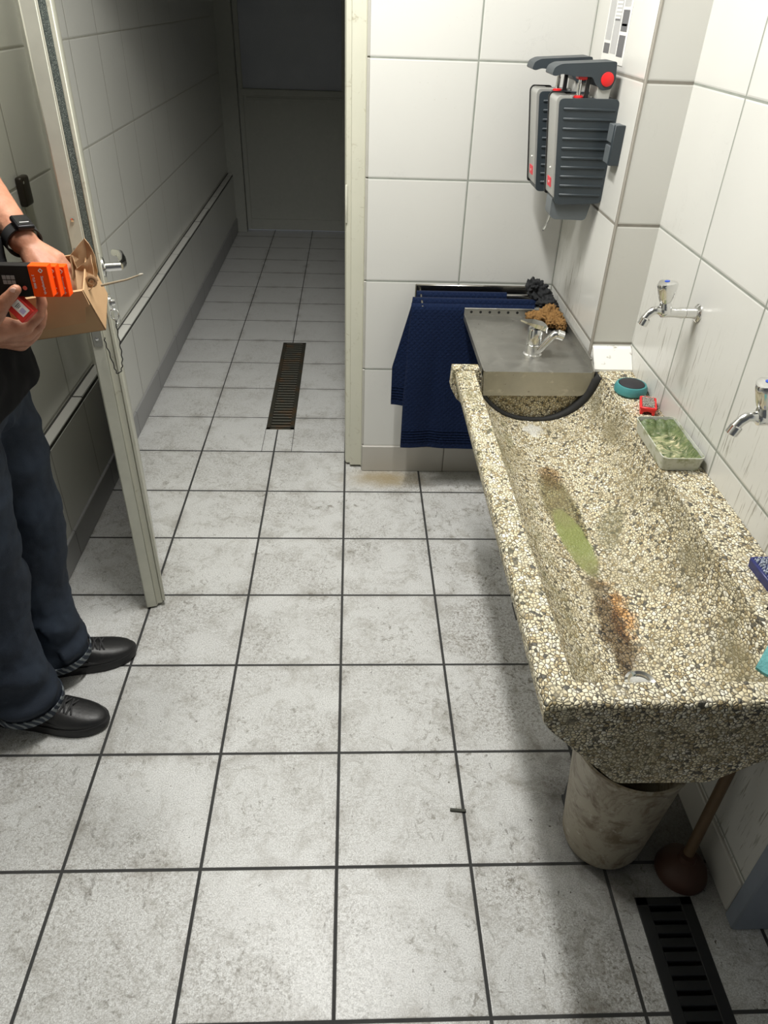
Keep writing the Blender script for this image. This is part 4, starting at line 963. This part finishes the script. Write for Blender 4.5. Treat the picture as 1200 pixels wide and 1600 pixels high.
# t-shirt
b = MB()
G = 0.013
for (p0, r0, p1, r1) in (((-0.775, 0.745, 0.905), 0.122, (-0.775, 0.905, 0.905), 0.122), ((-0.775, 0.75, 1.04), 0.122, (-0.775, 0.90, 1.04), 0.122), ((-0.795, 0.735, 1.29), 0.122, (-0.795, 0.915, 1.29), 0.122), ((-0.80, 0.75, 1.41), 0.085, (-0.80, 0.90, 1.41), 0.085)):
    capsule(b, p0, r0, p1, r1, 3, 20)
for a_, c_i in (((-0.775, 0.745, 0.905), (-0.775, 0.75, 1.04)), ((-0.775, 0.905, 0.905), (-0.775, 0.90, 1.04)), ((-0.775, 0.825, 0.905), (-0.775, 0.825, 1.04)), ((-0.775, 0.75, 1.04), (-0.795, 0.735, 1.29)), ((-0.775, 0.90, 1.04), (-0.795, 0.915, 1.29)), ((-0.775, 0.825, 1.04), (-0.795, 0.825, 1.29))): capsule(b, a_, 0.122, c_i, 0.122, 3, 20)
capsule(b, (-0.795, 0.735, 1.29), 0.122, (-0.80, 0.75, 1.41), 0.085); capsule(b, (-0.795, 0.915, 1.29), 0.122, (-0.80, 0.90, 1.41), 0.085); capsule(b, (-0.795, 0.825, 1.29), 0.122, (-0.80, 0.825, 1.41), 0.085)
chain(b, [RS+Vector((0, 0, -0.002)), (-0.805, 0.75, 1.458), (-0.805, 0.90, 1.458), LS+Vector((0, 0, -0.002))], [0.068, 0.072, 0.072, 0.068])
for s_, e_ in ((LS, LE), (RS, RE)): chain(b, [s_, s_.lerp(e_, 0.62)], [0.068, 0.070])
def shirtfn(co, n):
    a = 0.006*noise.noise(Vector((co.x*9, co.y*9, co.z*22)))+0.004*noise.noise(co*26)
    c = co+n*a
    if co.z < 0.875: c.z = 0.875+(co.z-0.875)*0.12
    if co.z > 1.492 and (co.x+0.795)**2+(co.y-0.825)**2 < 0.085**2: c.z = 1.492
    return c
b = remesh(b, 0.007, 5, shirtfn); b.build('t_shirt', plain('black_jersey', (0.006, 0.006, 0.007), 0.9, spec=0.2, bumpv=0.3, bscale=600), person, angle=180)
# jeans
t_ = NT('dark_denim'); wv = t_.noise(1.0, 2.0, 0.5, vec=t_.vscale(t_.pos(), (900, 900, 160)))
fade = t_.mr(t_.noise(9.0, 4.0, 0.6), 0.42, 0.70)
c_ = t_.mix(wv, (0.010, 0.014, 0.023), (0.026, 0.034, 0.050)); c_ = t_.mix(t_.ma('MULTIPLY', fade, 0.75), c_, (0.036, 0.050, 0.075)); t_.bump(wv, 0.3, 0.001); M_den = t_.done(c_, 0.8, spec=0.25)
t_ = NT('hem_stitch'); w_ = t_.n('ShaderNodeTexWave', wave_type='BANDS', bands_direction='DIAGONAL'); w_.inputs['Scale'].default_value = 26; w_.inputs['Distortion'].default_value = 4; t_.set(w_.inputs['Vector'], t_.pos())
M_hem = t_.done(t_.mix(t_.mr(w_.outputs['Fac'], 0.60, 0.75), (0.022, 0.030, 0.045), (0.17, 0.19, 0.20)), 0.85)
b = MB()
capsule(b, (-0.783, 0.755, 0.90), 0.118, (-0.783, 0.895, 0.90), 0.118, 3, 20)
NL = [(-0.785, 0.742, 0.86), (-0.793, 0.738, 0.70), (-0.797, 0.727, 0.50), (-0.808, 0.718, 0.30), (-0.806, 0.712, 0.125)]
FL_ = [(-0.785, 0.908, 0.86), (-0.775, 0.912, 0.70), (-0.762, 0.905, 0.52), (-0.778, 0.893, 0.30), (-0.786, 0.885, 0.125)]
for L_ in (NL, FL_): chain(b, L_, [0.104, 0.094, 0.079, 0.072, 0.080], 3, 20)
HEM = ((NL[-1], 0.084), (FL_[-1], 0.084))
for c0, r0 in HEM:
    c0 = Vector(c0); b.tube([c0+Vector((0, 0, 0.03)), c0+Vector((0.006, 0, -0.012)), c0+Vector((0.008, 0, -0.055))], [0.078, 0.082, 0.084], 28)
def jeanfn(co, n):
    z = co.z; side = 0.72 if co.y < 0.815 else 0.90
    dx = co.x+0.79; dy = co.y-side; ang = math.atan2(dy, dx)
    a = 0.0
    for zc_, amp, wd, tw_ in ((0.50, 0.012, 0.07, 1.2), (0.43, 0.012, 0.05, -1.5), (0.56, 0.007, 0.05, 0.6), (0.20, 0.010, 0.05, 1.0), (0.14, 0.012, 0.035, -0.8), (0.80, 0.008, 0.05, 1.6), (0.72, 0.006, 0.05, -1.2), (0.33, 0.006, 0.05, 0.8)):
        u = (z-zc_-tw_*0.03*sin(ang+zc_*20))/wd
        a += amp*math.exp(-u*u*3)*(0.5+0.5*cos(ang*1.0+zc_*9))
    a *= 1.5
    a += 0.006*noise.noise(Vector((co.x*14, co.y*14, co.z*11)))+0.002*noise.noise(co*45)-0.004
    c = co+n*a
    return c
b = remesh(b, 0.0065, 4, jeanfn)
jeans = b.build('jeans', M_den, person, angle=180)
b = MB()
for c0, r0 in HEM:
    c0 = Vector(c0); c1 = c0+Vector((0.008, 0, -0.055)); ring = []
    for zz, rr in ((-0.004, 0.0845), (0.018, 0.0855), (0.018, 0.082), (-0.004, 0.080)): ring.append((rr, zz))
    b.lathe([(r, h) for r, h in ring], c1, n=48, closed=True)
b.build('hem', M_hem, jeans)
# shoes
M_leather = plain('black_leather', (0.013, 0.013, 0.014), 0.42, var=0.25, scale=60, bumpv=0.35, bscale=160)
M_sole = plain('black_sole', (0.010, 0.010, 0.011), 0.6)
M_lace = plain('dark_grey_laces', (0.030, 0.030, 0.032), 0.8)
def shoe(heel, toe, label, wid=0.098):
    heel = Vector(heel); toe = Vector(toe); d = (toe-heel); L = d.length; d.normalize(); s = Vector((0, 0, 1)).cross(d)
    prof = [(0.0, .020, .060), (0.02, .030, .075), (0.08, .034, .088), (0.22, .036, .100), (0.36, .038, .100), (0.48, .042, .086), (0.60, .047, .074), (0.70, .0485, .063), (0.79, .046, .056), (0.87, .040, .050), (0.93, .031, .045), (0.97, .021, .039), (0.99, .012, .033), (1.0, .004, .027)]
    b = MB(); rings = []
    for q, w, h in prof:
        c = heel+d*(L*q); ring = []
        for i in range(28):
            a = 2*pi*i/28; ca, sa = cos(a), sin(a)
            yy = math.copysign(abs(ca)**0.75, ca)*w
            zz = 0.024+(h-0.024)*(sa if sa > 0 else 0)**0.8 if sa >= 0 else 0.024-0.010*(-sa)
            yy *= 1.0-0.22*max(0, sa) if q < 0.5 else 1.0
            ring.append(c+s*yy+Vector((0, 0, zz)))
        rings.append(ring)
    b.loft(rings)
    sh = b.build('shoe', M_leather, person, angle=60)
    b = MB(); lo_, hi_ = [], []
    out = [(q, w+0.003) for q, w, h in prof]
    poly = [heel+d*(L*(q*1.008-0.004))+s*w for q, w in out]+[heel+d*(L*(q*1.008-0.004))-s*w for q, w in reversed(out)]
    def lvl(z, k, lift):
        c = heel+d*(L*0.5); r = []
        for p in poly:
            t = (p-heel).dot(d)/L; zz = z+(lift*max(0, (t-0.78)/0.22)**2)
            v = c+(p-c)*k; r.append(Vector((v.x, v.y, zz)))
        return r
    b.loft([lvl(0.001, 0.985, 0.008), lvl(0.006, 1.0, 0.008), lvl(0.024, 1.0, 0.004), lvl(0.027, 0.985, 0.003)])
    b.build('sole', M_sole, sh)
    b = MB()
    for k in range(5):
        q = 0.45+k*0.058; i = 0
        w = lerp_tab([(a, c) for a, c, e in prof], q); h = lerp_tab([(a, e) for a, c, e in prof], q)
        c = heel+d*(L*q)
        for sg in (-1, 1):
            b.tube([c+s*(sg*w*0.52)+Vector((0, 0, h*0.93+0.001)), c+d*0.006+Vector((0, 0, h+0.0055)), c+d*0.012-s*(sg*w*0.50)+Vector((0, 0, h*0.92-0.001))], 0.0028, 6)
    c = heel+d*(L*0.405); b.obox(c+Vector((0, 0, 0.104)), (d+Vector((0, 0, 0.5)), s, Vector((-d.x*0.5, -d.y*0.5, 1))), (0.012, 0.018, 0.003), 0.001, 1)
    b.build('laces', M_lace, sh)
    for sg in (-1, 1):
        b = MB(); b.tube([heel+d*(L*q)+s*(sg*(lerp_tab([(a, c) for a, c, e in prof], q)*0.98))+Vector((0, 0, z)) for q, z in ((0.30, 0.060), (0.42, 0.055), (0.52, 0.044), (0.62, 0.036))], 0.0012, 5)
        b.build('seam', M_leather, sh)
    return sh
shoe((-0.893, 0.724, 0), (-0.603, 0.693, 0), 'near')
shoe((-0.874, 0.868, 0), (-0.594, 0.952, 0), 'far')
# wrist watch
wd_ = (LW-LE).normalized(); wc = LW-wd_*0.006
wn = (Vector((0.50, -0.45, 0.85)) - wd_*Vector((0.50, -0.45, 0.85)).dot(wd_)).normalized(); ws = wd_.cross(wn)
b = MB(); ring = []
for hh, rr in ((-0.011, 0.0325), (0.011, 0.0315), (0.011, 0.0345), (-0.011, 0.0355)): ring.append([wc+wd_*hh+(wn*cos(a)+ws*sin(a)*1.04)*rr for a in [2*pi*i/40 for i in range(40)]])
for i in range(4):
    pass
rs = [[b.bm.verts.new(p) for p in r] for r in ring]
for i in range(4): b.bridge(rs[i], rs[(i+1) % 4])
watch = b.build('wrist_watch', M_rubber, person)
b = MB(); b.obox(wc+wn*0.0375, (wd_, ws, wn), (0.0195, 0.0175, 0.0055), 0.004, 3); b.build('watch_case', plain('dark_grey_metal', (0.02, 0.02, 0.022), 0.35, 0.6), watch)
b = MB(); b.obox(wc+wn*0.0432, (wd_, ws, wn), (0.0165, 0.0145, 0.0008), 0.0005, 1); b.build('watch_screen', plain('black_glass', (0.006, 0.006, 0.008), 0.08), watch)
b = MB(); b.obox(wc+wn*0.0442+wd_*0.008, (wd_, ws, wn), (0.0008, 0.009, 0.0003)); b.build('screen_glint', plain('painted_glint', (0.55, 0.55, 0.55), 0.4), watch)  # pale bar painted on as a light reflection in the watch glass

# ================================================================== HELD THINGS
M_kraft = plain('kraft_board', (0.50, 0.315, 0.165), 0.8, var=0.10, scale=14, bumpv=0.05)
YF = 0.885
FBL, FBR, FTR = at(58, 532, 1, YF+0.036), at(166, 516, 1, YF+0.046), at(156, 449, 1, YF-0.004)
bu = (FBR-FBL).normalized(); bv = (FTR-FBR); bv = (bv-bu*bv.dot(bu)); BH = bv.length; bv.normalize(); bw = bu.cross(bv)
if bw.y < 0: bw = -bw
BL = (FBR-FBL).length+0.03; BD = 0.105; O0 = FBR-bu*BL
box = thing('cardboard_box', O0+bu*BL/2, 'small open brown cardboard carton held in front of the door edge', 'box')
bx = lambda a, c, e: O0+bu*a+bv*c+bw*e
def slab(mb, a0, a1, c0, c1, e0, e1): mb.obox(bx((a0+a1)/2, (c0+c1)/2, (e0+e1)/2), (bu, bv, bw), ((a1-a0)/2, (c1-c0)/2, (e1-e0)/2), 0.0006, 1)
b = MB(); T = 0.003
slab(b, 0, BL, 0, T, 0, BD); slab(b, 0, BL, 0, BH, 0, T); slab(b, 0, BL, 0, BH, BD-T, BD); slab(b, 0, T, 0, BH, 0, BD); slab(b, BL-T, BL, 0, BH*0.97, 0, BD)
b.build('carton', M_kraft, box, smooth=False)
def fpoly(mb, poly, e_top, e_bot, th=0.0028):
    lo = []; hi = []
    for a, c in poly:
        e = e_top+(e_bot-e_top)*(1-c/BH)
        lo.append(mb.bm.verts.new(bx(a, c, e))); hi.append(mb.bm.verts.new(bx(a, c, e-th)))
    mb.bridge(lo, hi); mb.cap(lo, True); mb.cap(hi)
b = MB(); fpoly(b, [(0.002, BH+0.001), (BL-0.001, BH+0.001), (BL+0.001, BH*0.74), (BL-0.009, BH*0.71), (BL-0.021, BH*0.44), (0.002, BH*0.38)], -0.001, -0.032); b.build('front_flap', M_kraft, box, smooth=False)
# packing paper
M_paper = plain('brown_packing_paper', (0.46, 0.30, 0.165), 0.75, var=0.12, scale=20)
paper = thing('packing_paper', bx(BL*0.75, BH, BD*0.6), 'crumpled brown packing paper sticking out of the carton', 'paper')
def sheetpoly(pix, name, amp=0.004, th=0.0012):
    b = MB(); P = [at(x, y, 1, Y) for x, y, Y in pix]; c = sum(P, Vector())/len(P)
    n = (CAM-c).normalized()
    f0 = []; 
    vs = [b.bm.verts.new(p) for p in P]; cv = b.bm.verts.new(c+Vector((0, 0.012, 0)))
    for i in range(len(vs)): b.bm.faces.new((vs[i], vs[(i+1) % len(vs)], cv))
    bmesh.ops.subdivide_edges(b.bm, edges=b.bm.edges[:], cuts=3, use_grid_fill=True)
    for v in b.bm.verts: v.co += Vector((0, amp*noise.noise(v.co*60), amp*0.5*noise.noise(v.co*45+Vector((9, 0, 0)))))
    bmesh.ops.recalc_face_normals(b.bm, faces=b.bm.faces)
    bmesh.ops.solidify(b.bm, geom=b.bm.faces[:], thickness=th)
    return b.build(name, M_paper, paper, angle=25)
sheetpoly([(110, 397, .955), (132, 372, .965), (139, 380, .962), (149, 402, .96), (153, 424, .955), (147, 450, .95), (128, 458, .945), (118, 432, .95)], 'paper_fold')
sheetpoly([(109, 402, .95), (113, 398, .952), (123, 425, .945), (127, 460, .935), (110, 458, .935), (112, 425, .94)], 'paper_fold')
sheetpoly([(117, 422, .935), (134, 409, .938), (142, 398, .942), (146, 418, .93), (147, 430, .925), (143, 436, .92), (126, 458, .915), (121, 456, .915)], 'paper_fold', 0.003)
sheetpoly([(126, 456, .905), (136, 440, .918), (144, 433, .918), (149, 438, .918), (147, 446, .912), (142, 452, .912)], 'paper_fold', 0.003)
b = MB(); c0 = at(148, 440, 1, 0.915); b.tube([c0+Vector((-0.006+0.009*cos(a)*k, 0.0, 0.009*sin(a)*k)) for a, k in [(i*0.5, 1-0.03*i) for i in range(20)]], 0.0018, 6, flat=3.0); b.build('paper_curl', M_paper, paper)
# thin rod sticking out past the carton
r0, r1, r2 = at(158, 446, 1, 0.93), at(198, 437, 1, 0.93), at(220, 429, 1, 0.93)
rod = thing('thin_rod', r0, 'thin tan rod sticking out of the carton across the door handle', 'rod')
b = MB(); b.tube([r0, r1, r2], [0.0026, 0.0020, 0.0015], 8); b.build('shaft', plain('tan_plastic', (0.30, 0.25, 0.17), 0.5), rod)
b = MB(); b.tube([r2.lerp(r1, 0.12), r2, r2+(r2-r1).normalized()*0.005], [0.0022, 0.0028, 0.0012], 8); b.build('tip', plain('pale_tip', (0.42, 0.40, 0.33), 0.4), rod)
# three flat black and orange boxes
M_blk = plain('matt_black_print', (0.012, 0.011, 0.010), 0.6, spec=0.15); M_org = plain('orange_print', (0.95, 0.075, 0.0), 0.6, spec=0.15, var=0.03)
M_gr = plain('grey_print', (0.22, 0.22, 0.22), 0.45); M_wt = plain('white_box_print', (0.80, 0.76, 0.72), 0.5)
HH = 0.0272; XO = -0.676
for k, (lab, dx) in enumerate((('flat black box with an orange end, frontmost under the thumb', 0.0), ('flat black box with an orange end, middle of the three held together', 0.0135), ('flat black box with an orange end, rearmost of the three held together', 0.029))):
    y0 = 0.7405+k*0.0225; zc = (at(60, 440, 1, y0)).z; Lx = 0.166
    t = thing('flat_box', (XO+dx+Lx/2, y0+0.01, zc), lab, 'box', 'black and orange boxes in the hand')
    xe = at((78, 90.5, 104)[k], 440, 1, y0).x; xs_ = at(48, 440, 1, y0).x; xl = xe-0.118
    b = MB(); b.box((xl, y0, zc-HH), (xs_, y0+0.0205, zc+HH), 0.0008, 1); b.build('black_sleeve', M_blk, t, smooth=False)
    b = MB(); b.box((xs_, y0-0.0004, zc-HH-0.0004), (xe, y0+0.0209, zc+HH+0.0004), 0.0008, 1); b.build('orange_end', M_org, t, smooth=False)
    yf = y0-0.0012
    if k == 0:
        text('2 TLB 0002', 0.0052, (xs_+0.0065, yf, zc), (0, 0, -1), (1, 0, 0), M_wt, 'print_code', t)
    xt = xe-0.0120 if k == 0 else xe-0.0065
    text('Stammpferds', 0.0062, (xt, yf, zc-0.006), (0, 0, -1), (1, 0, 0), M_wt, 'print_name', t)
    b = MB(); zc2 = zc+0.0195
    for sx, sz in ((1, 1), (1, -1), (-1, 1), (-1, -1)): b.obox((xt+sx*0.0017, yf, zc2+sz*0.0017), ((sx, 0, -sz), (sz, 0, sx), (0, 1, 0)), (0.0025, 0.0007, 0.0003))
    b.build('print_emblem', M_wt, t, smooth=False)
    if k == 0:
        b = MB(); q = at(39, 450, 1, yf); b.lathe([(0.0038, 0), (0.0038, 0.0005)], q, (0, -1, 0), 20); b.build('print_dot', plain('salmon_print', (0.75, 0.12, 0.08), 0.5), t)
        b = MB(); q = at(14, 437, 1, yf)
        for i in range(3):
            for j in range(2): b.box((q.x-0.011+i*0.0075, yf-0.0002, q.z-0.008+j*0.0085), (q.x-0.0045+i*0.0075, yf+0.0004, q.z-0.001+j*0.0085))
        b.build('print_picture', M_gr, t, smooth=False)
# small red box
q = at(31, 484, 1, 0.735)
ru = (at(52, 483, 1, 0.730)-at(30, 462, 1, 0.735)).normalized(); rv = (at(52, 483, 1, 0.730)-at(38, 505, 1, 0.722)); rv = (rv-ru*rv.dot(ru)).normalized(); rn = ru.cross(rv)
if rn.dot(CAM-q) < 0: rn = -rn
redb = thing('small_red_box', q, 'small red carton with a white label tucked between thumb and palm', 'box')
b = MB(); b.obox(q-rn*0.013, (ru, rv, rn), (0.0180, 0.0155, 0.013), 0.0012, 1); b.build('carton', plain('red_carton', (0.62, 0.040, 0.030), 0.6, spec=0.2), redb, smooth=False)
b = MB(); lc = q+rv*0.003-ru*0.001; b.obox(lc+rn*0.0002, (ru, rv, rn), (0.0135, 0.0085, 0.0004)); b.build('label', M_wt, redb, smooth=False)
b = MB(); b.obox(lc+ru*0.006-rv*0.001+rn*0.0007, (ru, rv, rn), (0.0045, 0.0045, 0.0003)); b.build('lilac_patch', plain('lilac_print', (0.42, 0.36, 0.55), 0.5), redb, smooth=False)
b = MB()
for i in range(3): b.obox(lc-ru*(0.0075-0.0025*i)+rn*0.0007, (ru, rv, rn), (0.0006, 0.0055-0.001*i, 0.0003))
b.build('label_text', M_g2, redb, smooth=False)
